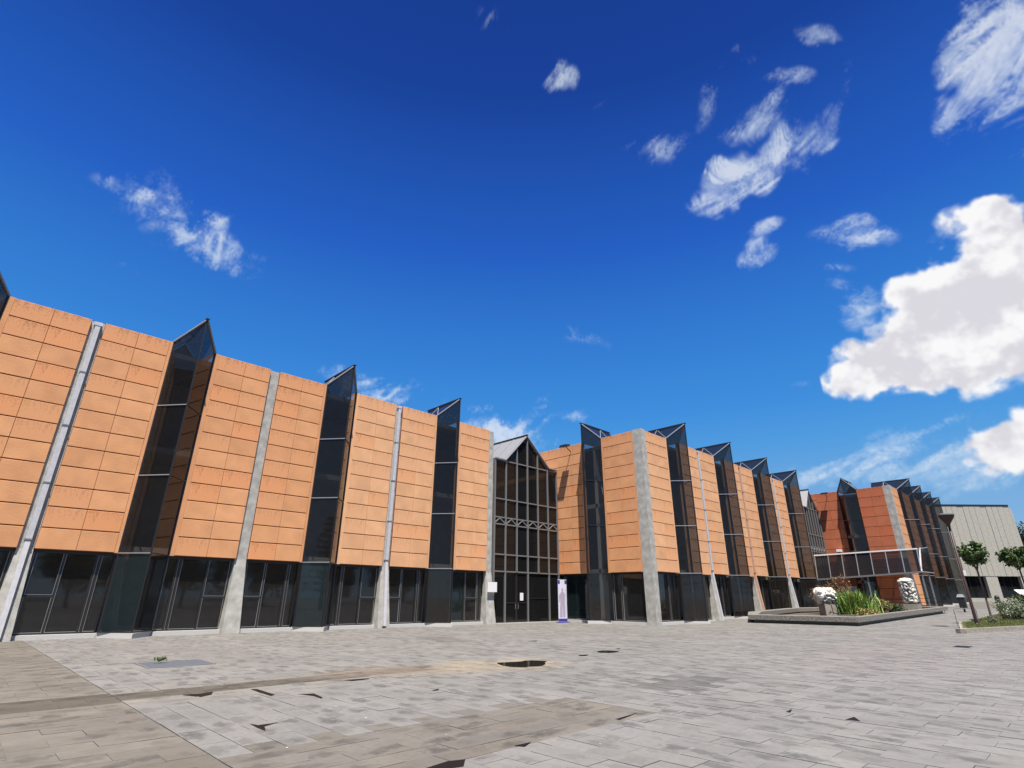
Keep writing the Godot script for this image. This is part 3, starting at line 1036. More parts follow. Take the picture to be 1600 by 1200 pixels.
# ---------------------------------------------------------------- carved marble fragment: drum with deep dark hollows
func carved(parent: Node3D, called: String, at: Vector3, axis_len: float, rad: float, lying: bool, sd: int, bite: float) -> void:
	var n := FastNoiseLite.new()
	n.seed = sd
	n.frequency = 1.0
	n.fractal_octaves = 2
	var nu := 72
	var nv := 44
	var pts := []
	var cols := []
	for j in nv + 1:
		var f := j / float(nv)
		var ring := []
		var rc := []
		for i in nu:
			var a := TAU * i / nu
			# superellipse profile from end to end
			var s := 2.0 * f - 1.0
			var prof := pow(maxf(0.0, 1.0 - pow(absf(s), 6.0)), 0.5)
			var dirv := Vector3(cos(a), s * axis_len / (2.0 * rad), sin(a))
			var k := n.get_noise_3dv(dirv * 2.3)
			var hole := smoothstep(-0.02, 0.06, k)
			var fluff := n.get_noise_3dv(dirv * 6.0 + Vector3(9, 0, 0)) * 0.05
			var rr := rad * prof * (1.0 + fluff + (0.10 if absf(s) > 0.72 else 0.0) - bite * hole)
			var p := Vector3(cos(a) * rr, s * axis_len / 2.0, sin(a) * rr)
			if lying:
				p = Vector3(p.y, p.x, p.z)
			ring.append(p)
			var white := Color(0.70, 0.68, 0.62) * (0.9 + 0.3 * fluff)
			rc.append(white.lerp(Color(0.42, 0.40, 0.36), hole))  # hollows get a greyer vertex colour, shade painted in
		pts.append(ring)
		cols.append(rc)
	var st := mb(true)
	for j in nv:
		for i in nu:
			var m := (i + 1) % nu
			for q in [[j, i], [j + 1, i], [j + 1, m], [j, i], [j + 1, m], [j, m]]:
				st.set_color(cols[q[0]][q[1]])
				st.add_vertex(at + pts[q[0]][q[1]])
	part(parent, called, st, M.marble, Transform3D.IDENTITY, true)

# ================================================================ scene
func _ready() -> void:
	rng.seed = 2024
	# --- camera
	cam = Camera3D.new()
	cam.name = "camera"
	cam.fov = 70.93
	cam.near = 0.1
	cam.far = 4000.0
	var yaw := deg_to_rad(44.18)
	var pitch := deg_to_rad(21.73)
	var roll := deg_to_rad(0.351)
	var fwd := Vector3(sin(yaw) * cos(pitch), sin(pitch), -cos(yaw) * cos(pitch))
	var right := Vector3(cos(yaw), 0, sin(yaw))
	var up := right.cross(fwd)
	var r2 := right * cos(roll) + up * sin(roll)
	var u2 := up * cos(roll) - right * sin(roll)
	cam.transform = Transform3D(Basis(r2, u2, -fwd), Vector3(0, 1.6, 0))
	add_child(cam)
	cam.current = true
	# --- sky, sun, exposure
	var env := Environment.new()
	env.background_mode = Environment.BG_SKY
	env.sky = make_sky()
	env.tonemap_mode = Environment.TONE_MAPPER_LINEAR
	env.tonemap_exposure = EXPOSURE
	env.sdfgi_enabled = true
	env.ssao_enabled = true
	env.ssil_enabled = true
	var we := WorldEnvironment.new()
	we.name = "environment"
	we.environment = env
	add_child(we)
	var sun := DirectionalLight3D.new()
	sun.name = "sun"
	sun.light_energy = 1.55
	sun.light_color = Color(1.0, 0.972, 0.93)
	sun.light_angular_distance = 0.53
	sun.shadow_enabled = true
	add_child(sun)
	sun.look_at_from_position(Vector3.ZERO, SUN_TRAVEL.normalized(), Vector3.UP)
	make_materials()
	M.water = glass("water", 0.012, 0.010, 0.008, 0.85, 0.02, 0.2)
	mat("dark_puddle", 0.010, 0.008, 0.006, 0.5).metallic_specular = 0.25  # matte near-black stands in for the dark reflection in small puddles
	M.bark = mat("bark", 0.10, 0.08, 0.06, 0.9)
	leaf_mat("leaf")
	var mm := mat("marble", 1, 1, 1, 0.6)
	mm.vertex_color_use_as_albedo = true
	# --- ground
	paving()
	wings()
	yard()

const LONG := Basis.IDENTITY
const PERP := Basis(Vector3(0, 0, 1), Vector3(0, 1, 0), Vector3(-1, 0, 0))

func wings() -> void:
	# ---------- first wing (facade plane v = 29.6)
	var o := Vector3(0, 0, -29.6)
	var b := thing("museum_wing", "long ochre panelled museum wing with pointed glass bays, left of the gabled hall", "building", o)
	var F := Transform3D(LONG, Vector3.ZERO)
	rooms(b, F, -6.8, 26.98, 15.0, 0.0)
	end_wall(b, F, -6.95, 15.3)
	end_wall(b, F, 26.83, 15.3, -0.56)
	var yb := 3.36
	for k in range(-1, 4):
		var x := 1.49 + 8.3 * k
		pilaster(b, F, x, x + (0.53 if k < 3 else 0.58), 0.0, yb, "pipe_grey" if k in [0, 2] else "")
		if k == 3:
			break
		block(b, F, x + 0.53, x + 3.36, yb, 13.6, "ochre" if k < 2 else "sand", 2, 0.0, 0.13)
		bay(b, F, x + 3.36, x + 5.36, 0.0, yb, k in [0, 1])
		block(b, F, x + 5.36, x + 8.3, yb, 13.6, "ochre" if k < 1 else "sand", 2, 0.20, 0.0)
		window(b, F, x + 0.55, x + 3.34, 0.0, yb, LEFT_COLS)
		if k == 2:
			window(b, F, x + 5.38, x + 8.28, 0.0, yb, [[1.15, 0.0], [0.06, 0.0], [1.0, 1.55], [0.5, 0.0]], true)
		else:
			window(b, F, x + 5.38, x + 8.28, 0.0, yb, RIGHT_COLS)
	# ---------- gabled entrance hall
	hall("entrance_hall", "gabled glass entrance hall with double doors between the two ochre wings", Transform3D(LONG, Vector3(27.08, 0, -29.72)), 7.05, 0.0, 3.42, 11.5, 13.85, 3.4, 15.0, true)
	# ---------- second wing
	o = Vector3(34.2, 0, -21.25)
	b = thing("museum_wing", "sand coloured museum wing whose corner pillar stands nearest the planter", "building", o)
	var G := Transform3D(PERP, Vector3(0, 0, -16.0))  # local x = 37.25 - v
	var vx := func(v: float) -> float: return 37.25 - v
	block(b, G, vx.call(36.9), vx.call(29.55), 3.4, 13.62, "ochre", 5)
	block(b, G, vx.call(29.55), vx.call(26.9), 3.4, 13.62, "ochre", 2, 0.0, 0.13)
	bay(b, G, vx.call(26.9), vx.call(24.95), 0.0, 3.4, false)
	block(b, G, vx.call(24.95), vx.call(22.02), 3.4, 13.62, "ochre", 2, 0.16, 0.12)
	window(b, G, vx.call(29.5), vx.call(26.92), 0.0, 3.4, [[2.2, 0.0], [0.15, 0.0]], true)
	window(b, G, vx.call(24.93), vx.call(22.04), 0.0, 3.4, [[0.14, 0.0], [0.6, 0.0], [0.12, 0.0], [2.0, 0.0]])
	var st := mb()
	box(st, 0.02, 0.66, -0.3, 13.66, -0.76, -0.02)
	part(b, "corner_pillar", st, M.concrete)
	F = Transform3D(LONG, Vector3.ZERO)
	rooms(b, F, 0.6, 32.5, 24.0, 0.1)
	end_wall(b, F, 32.35, 24.3, -0.56)
	st = mb()
	box(st, 0.05, 0.35, 3.4, 13.55, -24.0, -15.7)
	part(b, "end_wall", st, M.concrete)
	var xs := [0.66, 9.0, 17.0, 25.0]
	for k in 4:
		var x: float = xs[k]
		var bl: float = [3.65, 11.65, 19.65, 27.5][k]
		var xe: float = [8.55, 16.55, 24.55, 32.2][k]
		var base := maxf(0.0, ramp(34.2 + bl) - 0.03)
		var y2 := 3.40 + 0.0135 * (bl - 3.0)
		block(b, F, x, bl, y2, 13.6, "sand", 2, 0.0, 0.13)
		bay(b, F, bl, bl + 2.0, base, y2, false, false)
		block(b, F, bl + 2.0, xe, y2, 13.6, "sand", 2, 0.18, 0.0)
		window(b, F, x + 0.02, bl - 0.02, base, y2, [[1.6, 0.0], [0.12, 0.0], [1.1, 0.0]])
		window(b, F, bl + 2.02, xe - 0.02, base, y2, [[0.6, 0.0], [1.2, 0.0], [1.1, 0.0]])
		pilaster(b, F, xe, xe + 0.45, maxf(0.0, base - 0.02), y2, ["pipe_grey", "pipe_pink", "pipe_grey", ""][k])
	# ---------- second hall
	hall("glass_hall", "distant narrow gabled glass hall beside the brick red wing", Transform3D(LONG, Vector3(66.95, 0, -21.4)), 4.95, 0.75, 4.1, 11.5, 13.6, 2.4, 14.0, false)
	# ---------- third wing
	o = Vector3(72.0, 0, -13.6)
	b = thing("museum_wing", "brick red museum wing behind the glass canopy", "building", o)
	G = Transform3D(PERP, Vector3(0, 0, -12.0))  # local x = 25.6 - v
	var wx := func(v: float) -> float: return 25.6 - v
	block(b, G, wx.call(25.5), wx.call(21.3), 3.9, 13.62, "brick", 3)
	block(b, G, wx.call(21.3), wx.call(18.9), 0.7, 13.62, "brick")
	bay(b, G, wx.call(18.9), wx.call(16.95), 0.85, 3.9, false)
	block(b, G, wx.call(16.95), wx.call(14.3), 0.7, 13.62, "brick")
	st = mb()
	box(st, 0.02, 0.6, -0.3, 13.66, -0.72, -0.02)
	part(b, "corner_pillar", st, M.concrete)
	F = Transform3D(LONG, Vector3.ZERO)
	rooms(b, F, 0.6, 24.0, 22.0, 0.9)
	end_wall(b, F, 24.0, 22.0)
	var x := 0.62
	for k in 4:
		var bl := 3.2 + 5.8 * k
		var base := ramp(72.0 + bl) - 0.03
		if k == 3:
			bl = 20.4
		block(b, F, x, bl, 1.2 if k == 0 else 4.2, 13.6, "ochre")
		bay(b, F, bl, bl + 2.0, base, 4.2, false, false)
		if k > 0:
			window(b, F, x + 0.02, bl - 0.02, base, 4.2, [[1.0, 0.0], [1.0, 0.0], [1.0, 0.0]])
		x = bl + 2.0
	block(b, F, x, 24.0, 4.2, 13.6, "ochre", 1)
	window(b, F, x + 0.02, 23.9, base_far(), 4.2, [[1.0, 0.0]])
	# ---------- concrete annexe facing the viewer, 84 m off
	var fw := Vector3(sin(deg_to_rad(44.18)), 0, -cos(deg_to_rad(44.18)))
	var rt := Vector3(cos(deg_to_rad(44.18)), 0, sin(deg_to_rad(44.18)))
	var A := Transform3D(Basis(rt, Vector3.UP, -fw), fw * 84.0 + rt * 58.0)
	b = thing("concrete_annexe", "pale concrete building with ribbed upper wall beyond the small trees", "building", A.origin)
	var L := Transform3D(A.basis, Vector3.ZERO)
	var ground := 1.5
	st = mb()
	box(st, 0, 18.6, 5.1, 15.3, -14, -0.25)
	part(b, "wall_core", st, M.pale_concrete, L)
	for k in 21:
		st = mb()
		var x0 := k * 0.886
		box(st, x0 + 0.02, x0 + 0.866, 5.1, 15.3, -0.25, -0.02 - 0.03 * float(k % 4 == 0))
		part(b, "wall_panel", st, M.pale_concrete, L)
	st = mb()
	hexa(st, [Vector3(18.6, ground - 0.5, -14), Vector3(18.6, ground - 0.5, -0.05), Vector3(18.95, ground - 0.5, -0.05), Vector3(18.95, ground - 0.5, -14),
		Vector3(18.6, 15.3, -14), Vector3(18.6, 15.3, -0.05), Vector3(18.95, 14.7, -0.05), Vector3(18.95, 14.7, -14)])
	part(b, "end_wall", st, M.pale_concrete, L)
	st = mb()
	box(st, -0.1, 18.6, 15.3, 15.52, -14, 0.03)
	part(b, "coping", st, M.dark_metal, L)
	# piers between the ground-storey openings
	var spans := [[0.0, 8.6], [11.9, 13.6], [17.0, 18.6]]
	for s in spans:
		st = mb()
		box(st, s[0], s[1], ground - 0.5, 5.095, -14, -0.06)
		part(b, "pier", st, M.pale_concrete, L)
	for s in [[8.6, 11.9], [13.6, 17.0]]:
		var w := group_part(b, "window", L)
		pane(w, [Vector3(s[0], ground + 0.6, -0.6), Vector3(s[1], ground + 0.6, -0.6), Vector3(s[1], 5.09, -0.6), Vector3(s[0], 5.09, -0.6)], M.hall_glass)
		st = mb()
		box(st, s[0], s[1], ground - 0.5, ground + 0.6, -0.7, -0.08)
		part(w, "sill", st, M.pale_concrete)
		st = mb()
		for i in 4:
			var xx: float = lerpf(s[0] + 0.03, s[1] - 0.03, i / 3.0)
			box(st, xx - 0.03, xx + 0.03, ground + 0.6, 5.09, -0.62, -0.56)
		part(w, "frame", st, M.dark_metal)
		st = mb()
		box(st, s[0], s[1], ground - 0.5, 5.09, -6.2, -6.0)
		part(w, "rear_panel", st, M.inner_floor)

func base_far() -> float:
	return ramp(94.0)

func yard() -> void:
	# ---------- puddles in the hollows of the paving
	puddle([[10.98, 11.90], [11.31, 11.82], [11.50, 11.76], [11.84, 11.68], [12.04, 11.83], [12.49, 11.33], [12.11, 11.12], [11.79, 10.79], [11.32, 10.53], [11.02, 10.70], [10.86, 10.60], [10.59, 11.07]], "long dark puddle ringed by dried beige silt")
	puddle([[15.83, 12.23], [16.45, 12.33], [16.50, 11.67], [15.75, 11.56], [15.52, 11.90]], "oval dark puddle on bare slabs beyond the silt-ringed puddle")
	puddle([[14.35, 11.79], [14.85, 11.76], [14.42, 11.47], [14.14, 11.57]], "narrow puddle between the oval puddle and the silt-ringed one")
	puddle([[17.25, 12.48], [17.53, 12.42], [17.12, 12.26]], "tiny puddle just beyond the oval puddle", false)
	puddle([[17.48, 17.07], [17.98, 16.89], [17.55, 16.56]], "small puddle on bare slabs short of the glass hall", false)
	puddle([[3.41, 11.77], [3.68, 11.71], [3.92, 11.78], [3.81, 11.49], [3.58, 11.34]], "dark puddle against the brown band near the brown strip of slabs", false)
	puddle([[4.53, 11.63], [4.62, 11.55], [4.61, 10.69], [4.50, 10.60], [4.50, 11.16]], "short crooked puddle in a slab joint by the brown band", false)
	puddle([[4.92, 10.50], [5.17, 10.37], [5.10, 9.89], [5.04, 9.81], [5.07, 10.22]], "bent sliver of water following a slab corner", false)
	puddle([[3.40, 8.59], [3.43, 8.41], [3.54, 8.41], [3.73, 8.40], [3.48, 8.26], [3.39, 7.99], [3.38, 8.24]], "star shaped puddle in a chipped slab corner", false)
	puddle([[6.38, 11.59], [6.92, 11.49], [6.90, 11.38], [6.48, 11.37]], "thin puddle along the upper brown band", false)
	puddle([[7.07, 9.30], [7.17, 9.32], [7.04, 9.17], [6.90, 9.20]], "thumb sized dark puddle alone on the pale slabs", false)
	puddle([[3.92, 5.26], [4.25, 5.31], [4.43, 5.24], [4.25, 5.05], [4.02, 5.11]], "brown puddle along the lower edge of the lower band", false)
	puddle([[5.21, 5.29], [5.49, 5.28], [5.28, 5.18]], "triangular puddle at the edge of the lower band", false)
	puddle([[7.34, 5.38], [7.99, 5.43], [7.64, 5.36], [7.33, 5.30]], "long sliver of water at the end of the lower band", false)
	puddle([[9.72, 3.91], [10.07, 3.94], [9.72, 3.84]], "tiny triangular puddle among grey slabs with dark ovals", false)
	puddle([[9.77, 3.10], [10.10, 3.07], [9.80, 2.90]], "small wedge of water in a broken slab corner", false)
	# ---------- access cover with a weed
	var t := thing("access_cover", "blue grey steel access cover set in the paving", "cover", Vector3(4.65, 0.0, -17.1))
	var st := mb()
	box(st, -0.70, 0.70, -0.02, 0.012, -0.62, 0.62)
	part(t, "plate", st, mat("cover_steel", 0.15, 0.18, 0.22, 0.6, 0.3, noise_tex(0.03, 0.7, 1.0, 5, 44), 1.5))
	st = mb()
	for q in [[-0.76, 0.76, -0.68, -0.63], [-0.76, 0.76, 0.63, 0.68], [-0.76, -0.71, -0.63, 0.63], [0.71, 0.76, -0.63, 0.63]]:
		box(st, q[0], q[1], -0.02, 0.016, q[2], q[3])
	part(t, "rim", st, M.grey_metal)
	var r := RandomNumberGenerator.new()
	r.seed = 8
	t = thing("weed", "small green weed sprouting at the steel cover", "plant", Vector3(4.35, 0, -17.45))
	st = mb()
	leaves(st, Vector3(0, 0.09, 0), Vector3(0.16, 0.07, 0.10), 110, 0.06, r, [Color(0.08, 0.13, 0.03), Color(0.12, 0.15, 0.05)])
	part(t, "foliage", st, M.leaf)
	t = thing("drain_grate", "iron drain grate in the paving short of the kerbed bed", "drain", Vector3(28.2, 0.0, -4.3))
	st = mb()
	for i in 9:
		box(st, -0.5 + i * 0.12, -0.44 + i * 0.12, -0.02, 0.008, -0.25, 0.25)
	part(t, "bar", st, M.dark_metal)
	st = mb()
	box(st, -0.56, 0.58, -0.02, 0.006, -0.31, -0.25)
	box(st, -0.56, 0.58, -0.02, 0.006, 0.25, 0.31)
	part(t, "rim", st, M.grey_metal)
	# ---------- roll banner by the doors
	t = thing("banner_stand", "tall lilac banner with a draped statue figure and blue ends beside the hall doors", "banner", Vector3(33.0, 0, -28.4))
	t.rotation.y = deg_to_rad(-6)
	st = mb()
	box(st, -0.45, 0.45, 0.05, 3.0, -0.02, 0.0)
	part(t, "board", st, M.aluminium)
	st = mb()
	quad(st, Vector3(-0.43, 0.10, 0.004), Vector3(0.43, 0.10, 0.004), Vector3(0.43, 2.97, 0.004), Vector3(-0.43, 2.97, 0.004))
	part(t, "print", st, mat("lilac_print", 0.66, 0.65, 0.77, 0.6))
	var figure := mat("figure_print", 0.40, 0.34, 0.43, 0.6)
	var blue := mat("blue_print", 0.045, 0.040, 0.26, 0.6)
	for q in [[-0.43, -0.24, 2.66, 2.93], [0.24, 0.43, 2.66, 2.93], [-0.43, 0.43, 0.10, 0.27]]:
		st = mb()
		quad(st, Vector3(q[0], q[2], 0.006), Vector3(q[1], q[2], 0.006), Vector3(q[1], q[3], 0.006), Vector3(q[0], q[3], 0.006))
		part(t, "print", st, blue)
	st = mb()
	box(st, -0.5, 0.5, 0.0, 0.05, -0.22, 0.22)
	part(t, "foot", st, blue)
	# faded figure: head, torso, drapery, staff
	for q in [[[-0.06, 2.12], [0.05, 2.10], [0.10, 2.22], [0.05, 2.36], [-0.05, 2.37], [-0.10, 2.24]],
		[[-0.22, 1.2], [0.2, 1.18], [0.26, 1.95], [0.12, 2.1], [-0.14, 2.1], [-0.28, 1.9]],
		[[-0.30, 0.36], [-0.04, 0.34], [-0.02, 1.18], [-0.26, 1.2]], [[0.02, 0.34], [0.24, 0.36], [0.24, 1.2], [0.0, 1.18]],
		[[0.30, 0.4], [0.335, 0.4], [0.335, 2.3], [0.30, 2.3]], [[-0.38, 1.4], [-0.3, 1.38], [-0.24, 1.9], [-0.32, 1.95]]]:
		st = mb()
		var c := Vector3.ZERO
		for p in q:
			c += Vector3(p[0], p[1], 0.007) / q.size()
		for i in q.size():
			var n: int = (i + 1) % q.size()
			tri(st, c, Vector3(q[i][0], q[i][1], 0.007), Vector3(q[n][0], q[n][1], 0.007))
		part(t, "print", st, figure)
	# ---------- notices
	st = mb()
	box(st, -0.42, 0.42, -0.32, 0.32, -0.01, 0.02)
	top("wall_plaque", st, M.white_sheet, "white plaque on the concrete pilaster beside the hall", "plaque", "", "", Transform3D(LONG, Vector3(26.75, 2.35, -29.35)))
	st = mb()
	box(st, -0.17, 0.17, -0.26, 0.26, 0, 0.006)
	top("door_notice", st, M.white_sheet, "white paper notice stuck on the glass double doors", "notice", "", "", Transform3D(LONG, Vector3(29.95, 1.75, -29.68)))
	for q in [[20.7, "left"], [19.5, "right"]]:
		st = mb()
		box(st, -0.5, 0.5, -0.36, 0.36, 0, 0.03)
		var s := thing("wall_sign", "white visitor sign with a dark mark on the brick red wall under the canopy", "sign", Vector3(71.93, 2.75, -q[0]), "visitor signs under the canopy")
		s.basis = PERP
		part(s, "board", st, M.white_sheet)
		st = mb()
		box(st, -0.42, -0.22, -0.22, 0.22, 0.03, 0.034)
		for i in 4:
			box(st, -0.12, 0.40 - 0.06 * (i % 2), 0.16 - i * 0.1, 0.19 - i * 0.1, 0.03, 0.034)
		part(s, "print", st, mat("sign_print", 0.10, 0.11, 0.16, 0.7))
	# ---------- floodlights and camera on the perpendicular walls
	for q in [[Vector3(34.2, 13.3, -28.1), "black floodlight on an arm high on the sand coloured wall"], [Vector3(72.0, 13.3, -20.1), "black floodlight on an arm high on the brick red wall"]]:
		t = thing("floodlight", q[1], "floodlight", q[0])
		t.basis = PERP
		st = mb()
		bar(st, Vector3(0, -0.25, 0.0), Vector3(0, 0.10, 0.62), 0.05, 0.05)
		part(t, "arm", st, M.black_paint)
		st = mb()
		hexa(st, [Vector3(-0.36, 0.10, 0.45), Vector3(-0.40, -0.02, 1.02), Vector3(0.40, -0.02, 1.02), Vector3(0.36, 0.10, 0.45),
			Vector3(-0.30, 0.27, 0.50), Vector3(-0.33, 0.17, 1.0), Vector3(0.33, 0.17, 1.0), Vector3(0.30, 0.27, 0.50)])
		part(t, "lamp_head", st, M.black_paint)
	t = thing("security_camera", "white security camera on the brick red wall above the canopy", "camera", Vector3(71.98, 6.9, -19.9))
	t.basis = PERP
	st = mb()
	box(st, -0.22, 0.22, -0.12, 0.18, 0.05, 0.6)
	part(t, "housing", st, M.white_sheet)
	st = mb()
	box(st, -0.06, 0.06, -0.3, -0.12, 0.0, 0.2)
	part(t, "bracket", st, M.dark_metal)
	# ---------- glass canopy in front of the third wing
	t = thing("glass_canopy", "tinted glass canopy with pale frame in front of the brick red wing", "canopy", Vector3(66.0, 0, -11.65))
	var N := 7
	var span := 9.3
	var lo := func(f: float) -> float: return lerpf(4.25, 3.73, f)
	var hi := func(f: float) -> float: return lerpf(6.3, 6.1, f)
	for i in N:
		var f0 := i / float(N)
		var f1 := (i + 1) / float(N)
		pane(t, [Vector3(0, lo.call(f0), -span * f0), Vector3(0, lo.call(f1), -span * f1), Vector3(0.4, hi.call(f1), -span * f1), Vector3(0.4, hi.call(f0), -span * f0)], M.canopy_glass)
		pane(t, [Vector3(0.4, hi.call(f0), -span * f0), Vector3(0.4, hi.call(f1), -span * f1), Vector3(5.8, hi.call(f1) + 0.5, -span * f1), Vector3(5.8, hi.call(f0) + 0.5, -span * f0)], M.canopy_glass)
	for i in N + 1:
		var f := i / float(N)
		st = mb()
		bar(st, Vector3(-0.03, lo.call(f), -span * f), Vector3(0.37, hi.call(f), -span * f), 0.09, 0.07)
		bar(st, Vector3(0.4, hi.call(f) + 0.03, -span * f), Vector3(5.8, hi.call(f) + 0.53, -span * f), 0.07, 0.07)
		part(t, "rib", st, M.aluminium)
	st = mb()
	bar(st, Vector3(-0.02, lo.call(0.0) - 0.04, 0.05), Vector3(-0.02, lo.call(1.0) - 0.04, -span - 0.05), 0.14, 0.16)
	part(t, "lower_rail", st, M.grey_metal)
	st = mb()
	bar(st, Vector3(0.38, hi.call(0.0) + 0.06, 0.05), Vector3(0.38, hi.call(1.0) + 0.06, -span - 0.05), 0.16, 0.13)
	part(t, "upper_rail", st, M.white_sheet)
	pane(t, [Vector3(0, lo.call(0.0), 0), Vector3(5.6, 4.3, 0), Vector3(5.8, 6.8, 0), Vector3(0.4, hi.call(0.0), 0)], M.canopy_glass)
	st = mb()
	bar(st, Vector3(0, lo.call(0.0), 0.02), Vector3(2.0, hi.call(0.0) + 0.25, 0.02), 0.08, 0.08)
	bar(st, Vector3(0, lo.call(0.0), 0.03), Vector3(5.6, 4.3, 0.03), 0.08, 0.08)
	part(t, "brace", st, M.aluminium)
	for q in [Vector3(0.1, 0, -0.05), Vector3(0.1, 0, -span * 0.5), Vector3(0.1, 0, -span), Vector3(3.2, 0, -0.05)]:
		st = mb()
		box(st, q.x - 0.06, q.x + 0.06, ramp(66.0) - 0.1, 3.7 if q.z < -8.0 else 4.0, q.z - 0.06, q.z + 0.06)
		part(t, "post", st, M.grey_metal)
	t = thing("hand_railing", "thin dark railing of horizontal bars under the glass canopy", "railing", Vector3(65.4, ramp(65.4), -10.6))
	for i in 3:
		st = mb()
		bar(st, Vector3(0, 0.45 + 0.35 * i, 0), Vector3(0, 0.45 + 0.35 * i, -7.2), 0.035, 0.035)
		part(t, "rail", st, M.dark_metal)
	for i in 5:
		st = mb()
		bar(st, Vector3(0, -0.05, -1.8 * i), Vector3(0, 1.17, -1.8 * i), 0.05, 0.05, Vector3.RIGHT)
		part(t, "post", st, M.dark_metal)
	# ---------- planter: thick slab rim on a recessed base
	t = thing("planter", "low polygonal concrete planter with thick slab rim", "planter", Vector3(41.3, 0.1, -11.2))
	var rim := [Vector2(0, 0), Vector2(22.2, -1.2), Vector2(24.0, 2.6), Vector2(14.5, 9.2), Vector2(4.5, 8.9), Vector2(-0.2, 6.9)]  # (u, v) from the near corner
	var inner := []
	var cen := Vector2(10.5, 4.4)
	for p in rim:
		inner.append(p + (cen - p).normalized() * 1.15)
	for i in rim.size():
		var n := (i + 1) % rim.size()
		st = mb()
		var yk := func(p: Vector2) -> float: return ramp(41.3 + p.x) - 0.1
		var A3 := func(p: Vector2, y: float) -> Vector3: return Vector3(p.x, yk.call(p) + y, -p.y)
		hexa(st, [A3.call(rim[i], 0.22), A3.call(rim[n], 0.22), A3.call(inner[n], 0.22), A3.call(inner[i], 0.22),
			A3.call(rim[i], 0.52), A3.call(rim[n], 0.52), A3.call(inner[n], 0.52), A3.call(inner[i], 0.52)])
		part(t, "rim_slab", st, M.weathered_concrete)
		var b0: Vector2 = rim[i].lerp(cen, 0.055)
		var b1: Vector2 = rim[n].lerp(cen, 0.055)
		var c0: Vector2 = rim[i].lerp(cen, 0.10)
		var c1: Vector2 = rim[n].lerp(cen, 0.10)
		st = mb()
		hexa(st, [A3.call(b0, -0.2), A3.call(b1, -0.2), A3.call(c1, -0.2), A3.call(c0, -0.2), A3.call(b0, 0.22), A3.call(b1, 0.22), A3.call(c1, 0.22), A3.call(c0, 0.22)])
		part(t, "base_wall", st, M.kerb_stone)
	st = mb()
	for i in inner.size():
		var n := (i + 1) % inner.size()
		var pa: Vector2 = inner[i].lerp(cen, -0.02)
		var pb: Vector2 = inner[n].lerp(cen, -0.02)
		tri(st, Vector3(cen.x, ramp(41.3 + cen.x) - 0.02, -cen.y), Vector3(pa.x, ramp(41.3 + pa.x) + 0.02, -pa.y), Vector3(pb.x, ramp(41.3 + pb.x) + 0.02, -pb.y))
	part(t, "soil", st, M.soil)
	# ---------- marble fragments
	t = thing("marble_fragment", "carved white marble drum with dark hollows lying on a stone block", "sculpture", Vector3(50.3, ramp(50.3) + 0.2, -15.6))
	t.rotation.y = deg_to_rad(-40)
	st = mb()
	box(st, -0.52, 0.52, -0.1, 0.85, -0.42, 0.42)
	part(t, "pedestal", st, M.kerb_stone)
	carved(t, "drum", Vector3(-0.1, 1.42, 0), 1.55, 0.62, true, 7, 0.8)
	t = thing("marble_fragment", "upright carved pale marble capital with leafy hollows on a low block", "sculpture", Vector3(62.3, ramp(62.3) + 0.2, -12.4))
	st = mb()
	box(st, -0.75, 0.75, -0.1, 0.55, -0.6, 0.6)
	part(t, "pedestal", st, M.kerb_stone)
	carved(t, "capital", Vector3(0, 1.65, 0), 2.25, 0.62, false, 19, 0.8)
	# ---------- planter plants
	t = thing("blade_plant", "bright green clump of upright sword shaped leaves in the planter", "plant", Vector3(51.3, ramp(51.3) + 0.25, -14.0))
	r.seed = 21
	st = mb()
	for i in 620:
		var a := r.randf() * TAU
		var d := Vector3(cos(a), 0, sin(a))
		var o := Vector3(r.randfn() * 0.5, 0, r.randfn() * 0.6)
		var h := r.randf_range(0.7, 2.0)
		var lean := r.randf_range(0.1, 0.7)
		var w := r.randf_range(0.02, 0.04)
		var s := d.cross(Vector3.UP) * w
		var p0 := o
		var p1 := o + Vector3(0, h * 0.6, 0) + d * lean * 0.35 * h
		var p2 := o + Vector3(0, h * 0.98, 0) + d * lean * h
		var col: Color = [Color(0.10, 0.21, 0.03), Color(0.16, 0.27, 0.04), Color(0.07, 0.15, 0.03), Color(0.30, 0.30, 0.07)][r.randi() % 4]
		st.set_color(col)
		for v in [p0 - s, p0 + s, p1 + s, p0 - s, p1 + s, p1 - s, p1 - s, p1 + s, p2]:
			st.add_vertex(v)
	part(t, "leaf_clump", st, M.leaf)
	shrub("russet_shrub", Vector3(54.6, ramp(54.0) + 0.2, -16.0), Vector3(2.0, 1.7, 2.0), "russet brown twiggy shrub behind the sword leaved plant", 3, [Color(0.13, 0.065, 0.03), Color(0.18, 0.09, 0.035), Color(0.09, 0.06, 0.03)], 5200, 0.13)
	shrub("low_shrub", Vector3(55.5, ramp(55.5) + 0.1, -13.2), Vector3(2.2, 0.65, 1.0), "low yellow green cover plant between the marble fragments", 5, [Color(0.13, 0.13, 0.03), Color(0.20, 0.17, 0.05), Color(0.08, 0.10, 0.03)], 4200, 0.11)
	shrub("low_shrub", Vector3(60.2, ramp(60.2) + 0.1, -13.4), Vector3(1.5, 0.6, 1.0), "dark green cover plant beside the upright capital", 6, [Color(0.04, 0.065, 0.025), Color(0.07, 0.085, 0.03)], 3200, 0.11)
	shrub("low_shrub", Vector3(50.4, ramp(50.4) + 0.1, -12.9), Vector3(1.6, 0.4, 0.7), "straw yellow fringe at the foot of the sword leaved plant", 9, [Color(0.30, 0.25, 0.08), Color(0.22, 0.20, 0.06)], 1800, 0.12)
	# ---------- kerbed bed at the right with lamp and trees
	t = thing("planting_bed", "kerbed planting bed of pale stone at the lamp post", "bed", Vector3(38.3, 0.0, -5.75))
